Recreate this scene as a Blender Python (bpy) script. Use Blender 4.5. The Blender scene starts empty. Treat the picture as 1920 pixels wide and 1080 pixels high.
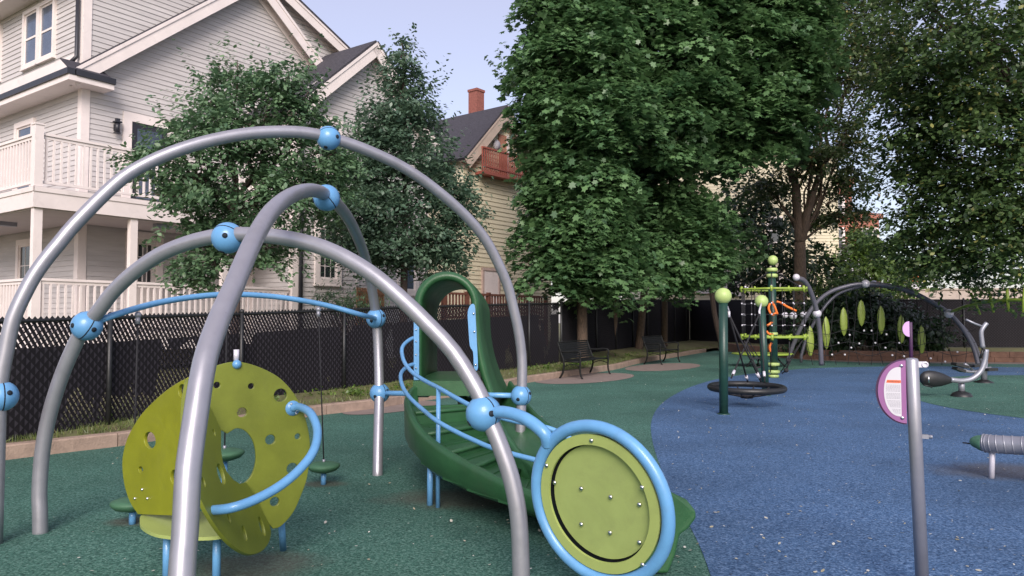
import bpy, math, random
import numpy as np
from mathutils import Vector, Matrix
random.seed(7)
R_ = math.radians
S = bpy.context.scene
COL = S.collection
# ------------------------------------------------------------------ camera
F = 1400.0; PITCH = math.atan(60 / 1400.0); H = 1.45
cam = bpy.data.cameras.new('camera'); camo = bpy.data.objects.new('camera', cam); COL.objects.link(camo)
cam.sensor_width = 36; cam.lens = F / 1920 * 36; cam.clip_end = 2000; cam.clip_start = 0.05
camo.location = (0, 0, H); camo.rotation_euler = (math.pi / 2 + PITCH, 0, 0)
S.camera = camo
# ------------------------------------------------------------------ world, sun, exposure
SUN_EL, SUN_AZ = R_(32), R_(177)      # azimuth clockwise from +Y: behind the camera, nearly level with the view
w = bpy.data.worlds.new('World'); S.world = w; w.use_nodes = True
nt = w.node_tree; nt.nodes.clear()
sky = nt.nodes.new('ShaderNodeTexSky'); sky.sky_type = 'NISHITA'; sky.sun_disc = False
sky.sun_elevation = SUN_EL; sky.sun_rotation = SUN_AZ; sky.altitude = 50; sky.air_density = 1.0; sky.dust_density = 1.6; sky.ozone_density = 2.0
bg = nt.nodes.new('ShaderNodeBackground'); bg.inputs[1].default_value = 0.08
out = nt.nodes.new('ShaderNodeOutputWorld')
veil = nt.nodes.new('ShaderNodeBackground'); veil.inputs[0].default_value = (1.0, 0.80, 0.90, 1); veil.inputs[1].default_value = 0.23   # thin high haze over the blue
addn = nt.nodes.new('ShaderNodeAddShader')
nt.links.new(sky.outputs[0], bg.inputs[0]); nt.links.new(bg.outputs[0], addn.inputs[0]); nt.links.new(veil.outputs[0], addn.inputs[1]); nt.links.new(addn.outputs[0], out.inputs[0])
sl = bpy.data.lights.new('sun', 'SUN'); sl.energy = 2.3; sl.angle = R_(30); sl.color = (1.0, 0.90, 0.85)
so = bpy.data.objects.new('sun', sl); COL.objects.link(so)
sd = Vector((math.sin(SUN_AZ) * math.cos(SUN_EL), math.cos(SUN_AZ) * math.cos(SUN_EL), math.sin(SUN_EL)))
so.rotation_euler = sd.to_track_quat('Z', 'Y').to_euler()
S.view_settings.view_transform = 'Standard'; S.view_settings.look = 'None'
S.view_settings.exposure = 0.78; S.view_settings.gamma = 1.0
S.cycles.max_bounces = 6; S.cycles.transparent_max_bounces = 12

# ------------------------------------------------------------------ helpers
def ray(px, py):
    u = (px - 960) / F; v = (540 - py) / F
    return Vector((u, math.cos(PITCH) - v * math.sin(PITCH), math.sin(PITCH) + v * math.cos(PITCH)))
EYE = Vector((0, 0, H))
def at(px, py, d): r = ray(px, py); return EYE + r * (d / r.y)
def gp(px, py, z=0.0): r = ray(px, py); return EYE + r * ((z - H) / r.z)
def pp(px, py, p0, n):
    r = ray(px, py); return EYE + r * (n.dot(Vector(p0) - EYE) / n.dot(r))
def cr(pts, n=6, closed=False):
    P = [Vector(p) for p in pts]; o = []; m = len(P)
    rng = range(m) if closed else range(m - 1)
    for i in rng:
        if closed: a, b, c, d = P[(i - 1) % m], P[i], P[(i + 1) % m], P[(i + 2) % m]
        else: a = P[i - 1] if i else P[0] * 2 - P[1]; b = P[i]; c = P[i + 1]; d = P[i + 2] if i + 2 < m else P[-1] * 2 - P[-2]
        for k in range(n):
            t = k / n
            o.append(0.5 * ((2 * b) + (c - a) * t + (2 * a - 5 * b + 4 * c - d) * t * t + (3 * b - a - 3 * c + d) * t ** 3))
    if not closed: o.append(P[-1])
    return o

def tag(o, label=None, cat=None, group=None, kind=None):
    if label: o['label'] = label
    if cat: o['category'] = cat
    if group: o['group'] = group
    if kind: o['kind'] = kind
    return o
def thing(name, label, cat, loc=(0, 0, 0), group=None, rz=0.0):
    o = bpy.data.objects.new(name, None); COL.objects.link(o); o.location = loc; o.rotation_euler = (0, 0, rz)
    o.empty_display_size = 0.2
    return tag(o, label, cat, group)
def wloc(o):
    l = Vector((0, 0, 0))
    while o is not None: l += o.location; o = o.parent
    return l
def copy_tree(o, parent=None):
    c = o.copy(); COL.objects.link(c)
    if parent: c.parent = parent
    for ch in [x for x in bpy.data.objects if x.parent == o]: copy_tree(ch, c)
    return c

class MB:
    def __init__(s): s.v = []; s.f = []; s.m = []; s.sm = []
    def add(s, vs, fs, mat=0, smooth=False):
        b = len(s.v); s.v += [tuple(v) for v in vs]
        for f in fs: s.f.append([b + i for i in f]); s.m.append(mat); s.sm.append(smooth)
    def box(s, c, size, ax=None, mat=0):
        c = Vector(c); X, Y, Z = ax if ax else (Vector((1, 0, 0)), Vector((0, 1, 0)), Vector((0, 0, 1)))
        h = [q / 2 for q in size]
        vs = [c + X * (i * h[0]) + Y * (j * h[1]) + Z * (k * h[2]) for i in (-1, 1) for j in (-1, 1) for k in (-1, 1)]
        s.add(vs, [(0, 1, 3, 2), (4, 6, 7, 5), (0, 4, 5, 1), (2, 3, 7, 6), (0, 2, 6, 4), (1, 5, 7, 3)], mat)
        return s
    def bar(s, a, b, w, t, up=(0, 0, 1), mat=0):
        a = Vector(a); b = Vector(b); Y = (b - a); L = Y.length; Y.normalize(); U = Vector(up)
        X = Y.cross(U); X.normalize(); Z = X.cross(Y)
        return s.box((a + b) / 2, (w, L, t), (X, Y, Z), mat)
    def tube(s, path, r, seg=12, caps=True, mat=0, smooth=True, closed=False):
        P = [Vector(p) for p in path]; n = len(P)
        rs = r if isinstance(r, (list, tuple)) else [r] * n
        T = []
        for i in range(n):
            if closed: t = P[(i + 1) % n] - P[i - 1]
            else: t = P[min(i + 1, n - 1)] - P[max(i - 1, 0)]
            T.append(t.normalized())
        U = T[0].orthogonal().normalized(); vs = []
        for i in range(n):
            U = (U - T[i] * U.dot(T[i])).normalized(); V = T[i].cross(U)
            for k in range(seg):
                a = 2 * math.pi * k / seg; vs.append(P[i] + (U * math.cos(a) + V * math.sin(a)) * rs[i])
        fs = []
        for i in range(n if closed else n - 1):
            j = (i + 1) % n
            for k in range(seg): k2 = (k + 1) % seg; fs.append((i * seg + k, i * seg + k2, j * seg + k2, j * seg + k))
        s.add(vs, fs, mat, smooth)
        if caps and not closed:
            b = len(s.v) - n * seg
            s.f.append([b + k for k in range(seg)][::-1]); s.m.append(mat); s.sm.append(False)
            s.f.append([b + (n - 1) * seg + k for k in range(seg)]); s.m.append(mat); s.sm.append(False)
        return s
    def lathe(s, c, prof, seg=24, mat=0, axis=(0, 0, 1)):
        A = Vector(axis).normalized(); U = A.orthogonal().normalized(); V = A.cross(U); c = Vector(c)
        vs = []; n = len(prof)
        for (r, z) in prof:
            for k in range(seg):
                a = 2 * math.pi * k / seg; vs.append(c + A * z + (U * math.cos(a) + V * math.sin(a)) * max(r, 1e-4))
        fs = [(i * seg + k, i * seg + (k + 1) % seg, (i + 1) * seg + (k + 1) % seg, (i + 1) * seg + k) for i in range(n - 1) for k in range(seg)]
        s.add(vs, fs, mat, True); return s
    def ball(s, c, r, seg=24, mat=0, squash=1.0, axis=(0, 0, 1)):
        return s.lathe(c, [(r * math.sin(math.pi * i / 14), -r * squash * math.cos(math.pi * i / 14)) for i in range(15)], seg, mat, axis)
    def build(s, name, mats, parent=None, local=False):
        me = bpy.data.meshes.new(name); v = s.v
        if parent is not None and not local:
            o0 = wloc(parent); v = [(a[0] - o0.x, a[1] - o0.y, a[2] - o0.z) for a in v]
        me.from_pydata(v, [], s.f)
        for m in (mats if isinstance(mats, (list, tuple)) else [mats]): me.materials.append(m)
        me.polygons.foreach_set('material_index', s.m); me.polygons.foreach_set('use_smooth', s.sm); me.update()
        o = bpy.data.objects.new(name, me); COL.objects.link(o)
        if parent is not None: o.parent = parent
        return o

def ball_prof(): pass
# ------------------------------------------------------------------ materials
def mat(name, col, rough=0.6, metal=0.0, var=0.12, vscale=3.0, bump=0.0, bscale=60.0, spec=0.5, col2=None, coat=0.0, stretch=None):
    m = bpy.data.materials.new(name); m.use_nodes = True; t = m.node_tree; N = t.nodes; Lk = t.links
    b = N['Principled BSDF']; b.inputs['Roughness'].default_value = rough; b.inputs['Metallic'].default_value = metal
    b.inputs['Specular IOR Level'].default_value = spec
    if coat: b.inputs['Coat Weight'].default_value = coat
    wear = name in ('painted_steel', 'blue_powder_coat', 'olive_lime_panel', 'lime_green_panel', 'pale_lime_panel', 'pale_lime_disc', 'green_moulded_plastic', 'cream_white_trim', 'dull_steel')
    tc = N.new('ShaderNodeTexCoord'); src = tc.outputs['Object']
    if stretch:
        mp = N.new('ShaderNodeMapping'); mp.inputs['Scale'].default_value = stretch; Lk.new(src, mp.inputs[0]); src = mp.outputs[0]
    n = N.new('ShaderNodeTexNoise'); n.inputs['Scale'].default_value = vscale; n.inputs['Detail'].default_value = 6; n.inputs['Roughness'].default_value = 0.65
    Lk.new(src, n.inputs['Vector'])
    rp = N.new('ShaderNodeValToRGB'); Lk.new(n.outputs['Fac'], rp.inputs[0])
    c = Vector(col); d = Vector(col2) if col2 else c * (1 - var)
    e = c if col2 else c * (1 + var)
    rp.color_ramp.elements[0].position = 0.32; rp.color_ramp.elements[1].position = 0.68
    rp.color_ramp.elements[0].color = (*d, 1); rp.color_ramp.elements[1].color = (*e, 1)
    Lk.new(rp.outputs[0], b.inputs['Base Color'])
    if wear:      # scuffs and grime: sparse irregular marks at two sizes
        last = rp.outputs[0]
        for (sc_, lo_, hi_, k_, cc_) in ((2.3, .56, .74, .34, (.16, .14, .11)), (38, .64, .72, .45, (.10, .09, .08))):
            nn_ = N.new('ShaderNodeTexNoise'); nn_.inputs['Scale'].default_value = sc_; nn_.inputs['Detail'].default_value = 9; nn_.inputs['Roughness'].default_value = .72; nn_.inputs['Distortion'].default_value = .6; Lk.new(src, nn_.inputs['Vector'])
            mr = N.new('ShaderNodeMapRange'); mr.inputs[1].default_value = lo_; mr.inputs[2].default_value = hi_; mr.inputs[4].default_value = k_; Lk.new(nn_.outputs['Fac'], mr.inputs[0])
            mm = N.new('ShaderNodeMix'); mm.data_type = 'RGBA'; Lk.new(mr.outputs[0], mm.inputs[0]); Lk.new(last, mm.inputs[6]); mm.inputs[7].default_value = (*(Vector(col) * .45 + Vector(cc_) * .3), 1); last = mm.outputs[2]
        Lk.new(last, b.inputs['Base Color'])
    r2 = N.new('ShaderNodeMapRange'); r2.inputs[3].default_value = max(0.02, rough - 0.08); r2.inputs[4].default_value = min(1, rough + 0.1)
    n3 = N.new('ShaderNodeTexNoise'); n3.inputs['Scale'].default_value = vscale * 4; n3.inputs['Detail'].default_value = 4; Lk.new(src, n3.inputs['Vector'])
    Lk.new(n3.outputs['Fac'], r2.inputs[0]); Lk.new(r2.outputs[0], b.inputs['Roughness'])
    if bump:
        n2 = N.new('ShaderNodeTexNoise'); n2.inputs['Scale'].default_value = bscale; n2.inputs['Detail'].default_value = 4; Lk.new(src, n2.inputs['Vector'])
        bp = N.new('ShaderNodeBump'); bp.inputs['Strength'].default_value = bump; bp.inputs['Distance'].default_value = 0.01
        Lk.new(n2.outputs['Fac'], bp.inputs['Height']); Lk.new(bp.outputs[0], b.inputs['Normal'])
    return m
M = {}
M['steel'] = mat('painted_steel', (0.34, 0.34, 0.375), 0.36, 0.55, 0.08, 4, 0.05, 300)
M['steel2'] = mat('dull_steel', (0.28, 0.29, 0.33), 0.42, 0.45, 0.10, 4, 0.05, 200)
M['steel3'] = mat('charcoal_steel', (0.15, 0.15, 0.18), 0.42, 0.4, 0.10, 4)
M['silver'] = mat('silver_paint', (0.62, 0.60, 0.66), 0.4, 0.2, 0.06)
M['blue'] = mat('blue_powder_coat', (0.115, 0.30, 0.54), 0.34, 0, 0.10, 5, 0.06, 150, coat=0.15)
M['olive'] = mat('olive_lime_panel', (0.20, 0.215, 0.009), 0.42, 0, 0.12, 5, 0.08, 120)
M['olive2'] = mat('lime_green_panel', (0.150, 0.178, 0.018), 0.42, 0, 0.14, 5, 0.08, 120)
M['limep'] = mat('pale_lime_panel', (0.30, 0.365, 0.11), 0.45, 0, 0.06, 3, 0.05, 120)
M['limedisc'] = mat('pale_lime_disc', (0.275, 0.34, 0.11), 0.42, 0, 0.08, 3.5, 0.05, 120)
M['limeball'] = mat('lime_ball', (0.38, 0.50, 0.17), 0.45, 0, 0.06, 5)
M['limet'] = mat('bright_lime_paint', (0.24, 0.34, 0.045), 0.4, 0, 0.08, 5)
M['green'] = mat('green_moulded_plastic', (0.022, 0.088, 0.032), 0.42, 0, 0.2, 4, 0.18, 90)
M['pod'] = mat('green_rubber_disc', (0.040, 0.115, 0.060), 0.65, 0, 0.15, 10, 0.15, 90)
M['bench'] = mat('bench_enamel', (0.007, 0.008, 0.008), 0.6, 0, 0.2, 8, spec=0.25)
M['dkgreen'] = mat('dark_green_post', (0.012, 0.045, 0.034), 0.38, 0, 0.15, 4)
M['black'] = mat('black_paint', (0.012, 0.013, 0.014), 0.45, 0, 0.3, 8)
M['bolt'] = mat('stainless_bolt', (0.65, 0.65, 0.66), 0.22, 1.0, 0.05)
M['dark'] = mat('seam_and_slot_shade', (0.006, 0.012, 0.02), 0.8, 0, 0.1)
M['rope'] = mat('black_rope', (0.015, 0.015, 0.018), 0.85, 0, 0.3, 90)
M['purple'] = mat('purple_plastic', (0.26, 0.10, 0.25), 0.5, 0, 0.06)
M['purple2'] = mat('pale_purple_plastic', (0.55, 0.33, 0.62), 0.5, 0, 0.06)
M['purpleedge'] = mat('dark_purple_edge', (0.05, 0.015, 0.06), 0.5, 0, 0.06)
M['white'] = mat('white_label', (0.55, 0.54, 0.57), 0.5, 0, 0.04)
M['orange'] = mat('orange_band', (0.75, 0.14, 0.03), 0.5, 0, 0.05)
M['orangeg'] = mat('orange_grip', (0.85, 0.20, 0.03), 0.45, 0, 0.05)
M['text'] = mat('printed_text', (0.10, 0.09, 0.10), 0.6, 0, 0.05)
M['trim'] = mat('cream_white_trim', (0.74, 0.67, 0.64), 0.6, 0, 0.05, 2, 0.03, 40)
M['siding'] = mat('grey_clapboard', (0.50, 0.475, 0.465), 0.65, 0, 0.09, 1.2, 0.08, 30, stretch=(1, 1, 7))
M['siding2'] = mat('yellow_vinyl', (0.66, 0.60, 0.43), 0.6, 0, 0.06, 1.0, 0.05, 30)
M['siding3'] = mat('cream_clapboard', (0.62, 0.56, 0.40), 0.6, 0, 0.06, 1.0)
M['siding4'] = mat('pale_grey_clapboard', (0.60, 0.58, 0.62), 0.6, 0, 0.06, 1.0)
M['roof'] = mat('dark_shingles', (0.040, 0.038, 0.048), 0.85, 0, 0.35, 9, 0.5, 40, stretch=(1, 1, 3))
M['gutter'] = mat('black_gutter', (0.022, 0.023, 0.03), 0.4, 0, 0.1)
M['redwood'] = mat('red_stained_wood', (0.30, 0.085, 0.060), 0.65, 0, 0.15, 6)
M['brownwood'] = mat('brown_deck_wood', (0.16, 0.065, 0.045), 0.7, 0, 0.2, 6)
M['tanwood'] = mat('tan_wood', (0.38, 0.19, 0.10), 0.7, 0, 0.2, 6)
M['door'] = mat('grey_white_door', (0.62, 0.56, 0.52), 0.5, 0, 0.04)
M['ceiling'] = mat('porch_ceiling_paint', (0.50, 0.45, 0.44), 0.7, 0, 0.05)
M['bark'] = mat('maple_bark', (0.17, 0.115, 0.08), 0.9, 0, 0.4, 8, 0.9, 25, col2=(0.06, 0.045, 0.035), stretch=(4, 4, 1))
M['darkbark'] = mat('dark_bark', (0.07, 0.05, 0.042), 0.9, 0, 0.4, 8, 0.9, 25, stretch=(4, 4, 1))
M['orangebrick'] = mat('orange_sign_paint', (0.75, 0.17, 0.06), 0.5, 0, 0.05)
M['concrete'] = mat('pale_concrete', (0.40, 0.34, 0.30), 0.85, 0, 0.12, 3, 0.3, 60)
M['pad'] = mat('concrete_pad', (0.21, 0.165, 0.145), 0.85, 0, 0.15, 5, 0.3, 60)
M['kerb'] = mat('granite_kerb', (0.30, 0.22, 0.17), 0.85, 0, 0.22, 6, 0.7, 45)
M['wallblock'] = mat('stone_wall_block', (0.17, 0.095, 0.068), 0.9, 0, 0.35, 2.2, 0.8, 30)
M['paver'] = mat('paver', (0.23, 0.18, 0.15), 0.85, 0, 0.2, 8, 0.3, 60)
def glassmat(name, col, rough=0.08):
    m = mat(name, col, rough, 0, 0.25, 1.5, spec=1.0); return m
M['glass'] = glassmat('window_glass', (0.10, 0.13, 0.18)); M['glass'].node_tree.nodes['Principled BSDF'].inputs['Metallic'].default_value = 0.35
M['darkglass'] = glassmat('dark_window_glass', (0.02, 0.025, 0.03))

def leafmat(name, dark, light, tint=None, trans=0.35):
    m = bpy.data.materials.new(name); m.use_nodes = True; t = m.node_tree; N = t.nodes; L = t.links
    b = N['Principled BSDF']; b.inputs['Roughness'].default_value = 0.42; b.inputs['Specular IOR Level'].default_value = 0.75
    a = N.new('ShaderNodeAttribute'); a.attribute_name = 'rnd'
    rp = N.new('ShaderNodeValToRGB'); rp.color_ramp.elements[0].color = (*dark, 1); rp.color_ramp.elements[1].color = (*light, 1)
    if tint:
        e = rp.color_ramp.elements.new(0.93); e.color = (*light, 1); rp.color_ramp.elements[2].color = (*tint, 1)
    L.new(a.outputs['Fac'], rp.inputs[0]); L.new(rp.outputs[0], b.inputs['Base Color'])
    tr = N.new('ShaderNodeBsdfTranslucent'); L.new(rp.outputs[0], tr.inputs['Color'])
    mx = N.new('ShaderNodeMixShader'); mx.inputs[0].default_value = trans
    L.new(b.outputs[0], mx.inputs[1]); L.new(tr.outputs[0], mx.inputs[2]); L.new(mx.outputs[0], N['Material Output'].inputs['Surface'])
    return m
M['leafA'] = leafmat('hornbeam_leaves', (0.058, 0.13, 0.066), (0.17, 0.28, 0.135))
M['leafB'] = leafmat('linden_leaves', (0.052, 0.11, 0.070), (0.15, 0.235, 0.145))
M['leafC'] = leafmat('maple_leaves', (0.048, 0.120, 0.048), (0.165, 0.30, 0.115), trans=0.36)
M['leafD'] = leafmat('ash_leaves', (0.034, 0.072, 0.028), (0.13, 0.18, 0.062), (0.38, 0.30, 0.12))
M['leafE'] = leafmat('oak_leaves', (0.026, 0.066, 0.026), (0.13, 0.21, 0.065), (0.40, 0.40, 0.12), .42)
M['leafF'] = leafmat('young_leaves', (0.05, 0.11, 0.02), (0.16, 0.25, 0.05))
M['leafG'] = leafmat('ivy_leaves', (0.010, 0.030, 0.012), (0.035, 0.075, 0.026))
M['grassb'] = leafmat('grass_blades', (0.06, 0.10, 0.02), (0.20, 0.25, 0.07), (0.32, 0.28, 0.13))

def rubber(name, base, lo, hi, seams=None):
    """poured rubber granules: a mix of light and dark crumbs with broad worn patches"""
    m = bpy.data.materials.new(name); m.use_nodes = True; t = m.node_tree; N = t.nodes; L = t.links
    b = N['Principled BSDF']; b.inputs['Roughness'].default_value = 0.82; b.inputs['Specular IOR Level'].default_value = 0.25
    tc = N.new('ShaderNodeTexCoord')
    v = N.new('ShaderNodeTexVoronoi'); v.inputs['Scale'].default_value = 95; L.new(tc.outputs['Object'], v.inputs['Vector'])
    sep = N.new('ShaderNodeSeparateColor'); L.new(v.outputs['Color'], sep.inputs[0])
    n1 = N.new('ShaderNodeTexNoise'); n1.inputs['Scale'].default_value = 42; n1.inputs['Detail'].default_value = 5; n1.inputs['Roughness'].default_value = 0.75; L.new(tc.outputs['Object'], n1.inputs['Vector'])
    md = N.new('ShaderNodeMath'); md.operation = 'MULTIPLY_ADD'; md.inputs[1].default_value = 0.42; L.new(sep.outputs[0], md.inputs[0])
    ml = N.new('ShaderNodeMath'); ml.operation = 'MULTIPLY_ADD'; ml.inputs[1].default_value = 1.25; ml.inputs[2].default_value = -0.33; L.new(n1.outputs['Fac'], ml.inputs[0]); L.new(ml.outputs[0], md.inputs[2])
    rp = N.new('ShaderNodeValToRGB'); L.new(md.outputs[0], rp.inputs[0]); E = rp.color_ramp.elements
    E[0].position = 0.22; E[0].color = (*lo, 1); E[1].position = 0.86; E[1].color = (*hi, 1)
    e = E.new(0.5); e.color = (*base, 1)
    n2 = N.new('ShaderNodeTexNoise'); n2.inputs['Scale'].default_value = 0.55; n2.inputs['Detail'].default_value = 7; n2.inputs['Roughness'].default_value = 0.6; L.new(tc.outputs['Object'], n2.inputs['Vector'])
    r2 = N.new('ShaderNodeMapRange'); r2.inputs[1].default_value = 0.3; r2.inputs[2].default_value = 0.7; r2.inputs[3].default_value = 0.76; r2.inputs[4].default_value = 1.24; L.new(n2.outputs['Fac'], r2.inputs[0])
    mx = N.new('ShaderNodeVectorMath'); mx.operation = 'SCALE'; L.new(rp.outputs[0], mx.inputs[0]); L.new(r2.outputs[0], mx.inputs['Scale'])
    n4 = N.new('ShaderNodeTexNoise'); n4.inputs['Scale'].default_value = 2.6; n4.inputs['Detail'].default_value = 9; n4.inputs['Roughness'].default_value = 0.7; L.new(tc.outputs['Object'], n4.inputs['Vector'])
    r4 = N.new('ShaderNodeMapRange'); r4.inputs[1].default_value = 0.60; r4.inputs[2].default_value = 0.74; r4.inputs[4].default_value = 0.5; L.new(n4.outputs['Fac'], r4.inputs[0])
    dm = N.new('ShaderNodeMix'); dm.data_type = 'RGBA'; L.new(r4.outputs[0], dm.inputs[0]); L.new(mx.outputs[0], dm.inputs[6]); dm.inputs[7].default_value = (*(Vector(base) * 0.45 + Vector((0.02, 0.018, 0.012))), 1)
    last = dm.outputs[2]
    if seams:          # a worn muddy patch with its own place on the ground
        for (sx, sy, srx, sry) in seams:
            mp = N.new('ShaderNodeMapping'); mp.inputs['Location'].default_value = (-sx / srx, -sy / sry, 0); mp.inputs['Scale'].default_value = (1 / srx, 1 / sry, 0)
            L.new(tc.outputs['Object'], mp.inputs[0]); ln = N.new('ShaderNodeVectorMath'); ln.operation = 'LENGTH'; L.new(mp.outputs[0], ln.inputs[0])
            ad = N.new('ShaderNodeMath'); ad.operation = 'MULTIPLY_ADD'; ad.inputs[1].default_value = 1.1; L.new(n4.outputs['Fac'], ad.inputs[0]); L.new(ln.outputs['Value'], ad.inputs[2])
            rr = N.new('ShaderNodeMapRange'); rr.inputs[1].default_value = 1.15; rr.inputs[2].default_value = 1.75; rr.inputs[3].default_value = 0.6; rr.inputs[4].default_value = 0.0; L.new(ad.outputs[0], rr.inputs[0])
            m3 = N.new('ShaderNodeMix'); m3.data_type = 'RGBA'; L.new(rr.outputs[0], m3.inputs[0]); L.new(last, m3.inputs[6]); m3.inputs[7].default_value = (0.085, 0.07, 0.055, 1); last = m3.outputs[2]
    L.new(last, b.inputs['Base Color'])
    bp = N.new('ShaderNodeBump'); bp.inputs['Strength'].default_value = 0.9; bp.inputs['Distance'].default_value = 0.006
    L.new(md.outputs[0], bp.inputs['Height']); L.new(bp.outputs[0], b.inputs['Normal'])
    return m
st = gp(470, 1062); st2 = gp(470, 1030)
M['rgreen'] = rubber('green_rubber', (0.044, 0.128, 0.096), (0.014, 0.046, 0.036), (0.15, 0.27, 0.22),
                     [(st.x, st.y, 0.42, 0.30), (gp(890, 935).x, gp(890, 935).y, 0.75, 0.35), (gp(607, 907).x, gp(607, 907).y, .22, .14), (gp(250, 977).x, gp(250, 977).y, .2, .14)])
M['rblue'] = rubber('blue_rubber', (0.050, 0.112, 0.220), (0.018, 0.042, 0.095), (0.16, 0.25, 0.40),
                    [(gp(1905, 885).x, gp(1905, 885).y, 0.75, 0.45)])

def soilmat():
    m = mat('grass_and_soil', (0.13, 0.15, 0.045), 0.95, 0, 0.3, 2.5, 0.9, 30, col2=(0.10, 0.075, 0.045)); return m
M['soil'] = soilmat()

# ------------------------------------------------------------------ ground
def sheet(name, pts, z, m):
    mb = MB(); vs = [(p[0], p[1], z) for p in pts]; mb.add(vs, [list(range(len(vs)))])
    o = mb.build(name, m); return tag(o, kind='structure')
kerb_px = [(-160, 884), (0, 864), (120, 849), (244, 834), (420, 806), (589, 780), (700, 767), (790, 752), (890, 738), (1000, 716), (1148, 694), (1201, 681), (1277, 668), (1338, 658)]
KB = [gp(*p) for p in kerb_px]
WB = [gp(1352, 657), gp(1400, 664), gp(1500, 673), gp(1600, 677), gp(1920, 680), Vector((32, 24.5, 0))]
KBs = cr([Vector((-9.5, 2.0, 0))] + KB, 4)
bound = KBs + WB + [Vector((34, -10, 0)), Vector((-11, -10, 0))]
sheet('ground_base', [(-300, -300), (300, -300), (300, 300), (-300, 300)], -0.06, M['soil'])
sheet('playground_surface', bound, 0.0, M['rgreen'])
cen = Vector((6, 12, 0))
mb = MB(); rings = []
for off, z in ((0.10, 0.13), (0.9, 0.16), (3.0, 0.33), (12, 0.38), (220, 0.4)):
    row = []
    for p in bound:
        q = Vector((p.x, p.y, 0)); dr = (q - cen).normalized(); row.append((q.x + dr.x * off, q.y + dr.y * off, z))
    rings.append(row)
n = len(bound); allv = [v for rw in rings for v in rw]; fs = []
for i in range(len(rings) - 1):
    for k in range(n): fs.append((i * n + k, i * n + (k + 1) % n, (i + 1) * n + (k + 1) % n, (i + 1) * n + k))
mb.add(allv, fs, 0, True); tag(mb.build('grass_verge', M['soil']), kind='structure')
# blue area and green patch
blue_px = [(1345, 1120), (1322, 1050), (1300, 1000), (1262, 930), (1236, 870), (1222, 820), (1222, 788), (1236, 762), (1262, 742), (1300, 724), (1345, 711), (1400, 702), (1470, 695), (1540, 690), (1700, 687), (1850, 688), (1960, 690)]
bl = [gp(*p) for p in blue_px] + [Vector((24, 22, 0)), Vector((26, 0, 0)), Vector((6, -6, 0)), Vector((1.3, 1.0, 0))]
sheet('blue_surface', cr(bl[:17], 5) + bl[17:], 0.004, M['rblue'])
gr_px = [(1690, 730), (1730, 714), (1800, 706), (1900, 704), (2050, 706), (2250, 722), (2300, 760), (2150, 795), (1990, 795), (1920, 785), (1850, 776), (1780, 765), (1720, 750)]
sheet('green_surface', cr([gp(*p) for p in gr_px], 5, True), 0.008, M['rgreen'])
def ellipse(c, rx, ry, ang, n=40):
    return [(c.x + rx * math.cos(a) * math.cos(ang) - ry * math.sin(a) * math.sin(ang), c.y + rx * math.cos(a) * math.sin(ang) + ry * math.sin(a) * math.cos(ang)) for a in [2 * math.pi * k / n for k in range(n)]]
for (px, py, rx, ry, an) in ((1100, 709, 2.0, 0.95, R_(58)), (1245, 688, 2.2, 0.95, R_(60)), (738, 764, 1.1, 0.5, R_(60))):
    sheet('concrete_pad', ellipse(gp(px, py), rx, ry, an), 0.006, M['pad'])
# sand coloured strip at the foot of the far wall
strip = [Vector((p.x, p.y, 0)) for p in WB]
sheet('paving_strip', [(p.x, p.y) for p in strip[:5]] + [(p.x, p.y - 1.0) for p in reversed(strip[:5])], 0.003, M['paver'])
# kerb of granite blocks
mb = MB(); acc = 0
P = KBs
def walk(P, step):
    o = [P[0]]; rest = step
    for a, b in zip(P, P[1:]):
        L = (b - a).length; t = 0
        while L - t >= rest: t += rest; o.append(a.lerp(b, t / L)); rest = step
        rest -= (L - t)
    return o
kp = walk(P, 0.42)
NL = []
for i, p in enumerate(kp):
    t = (kp[min(i + 1, len(kp) - 1)] - kp[max(i - 1, 0)]).normalized(); NL.append(Vector((-t.y, t.x, 0)))
for i in range(0, len(kp) - 4, 4):
    seg = list(range(i, i + 5)); vs = []; hz = random.uniform(-.006, .006)
    for q, j in enumerate(seg):
        p = kp[j]; nn = NL[j]; t = (kp[min(j + 1, len(kp) - 1)] - p).normalized() if j + 1 < len(kp) else Vector((0, 0, 0))
        sh = t * (0.006 if q == 0 else (-0.006 if q == 4 else 0)); a = p + sh
        for (o_, z) in ((0, -0.03), (0.0, 0.135 + hz), (0.012, 0.15 + hz), (0.15, 0.15 + hz), (0.15, -0.03)): vs.append(a + nn * o_ + Vector((0, 0, z)))
    fs = [(q * 5 + k, (q + 1) * 5 + k, (q + 1) * 5 + k + 1, q * 5 + k + 1) for q in range(4) for k in range(4)]
    fs += [(0, 1, 2, 3, 4), (24, 23, 22, 21, 20)]
    mb.add(vs, fs)
tag(mb.build('kerb', M['kerb']), kind='structure')

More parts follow.
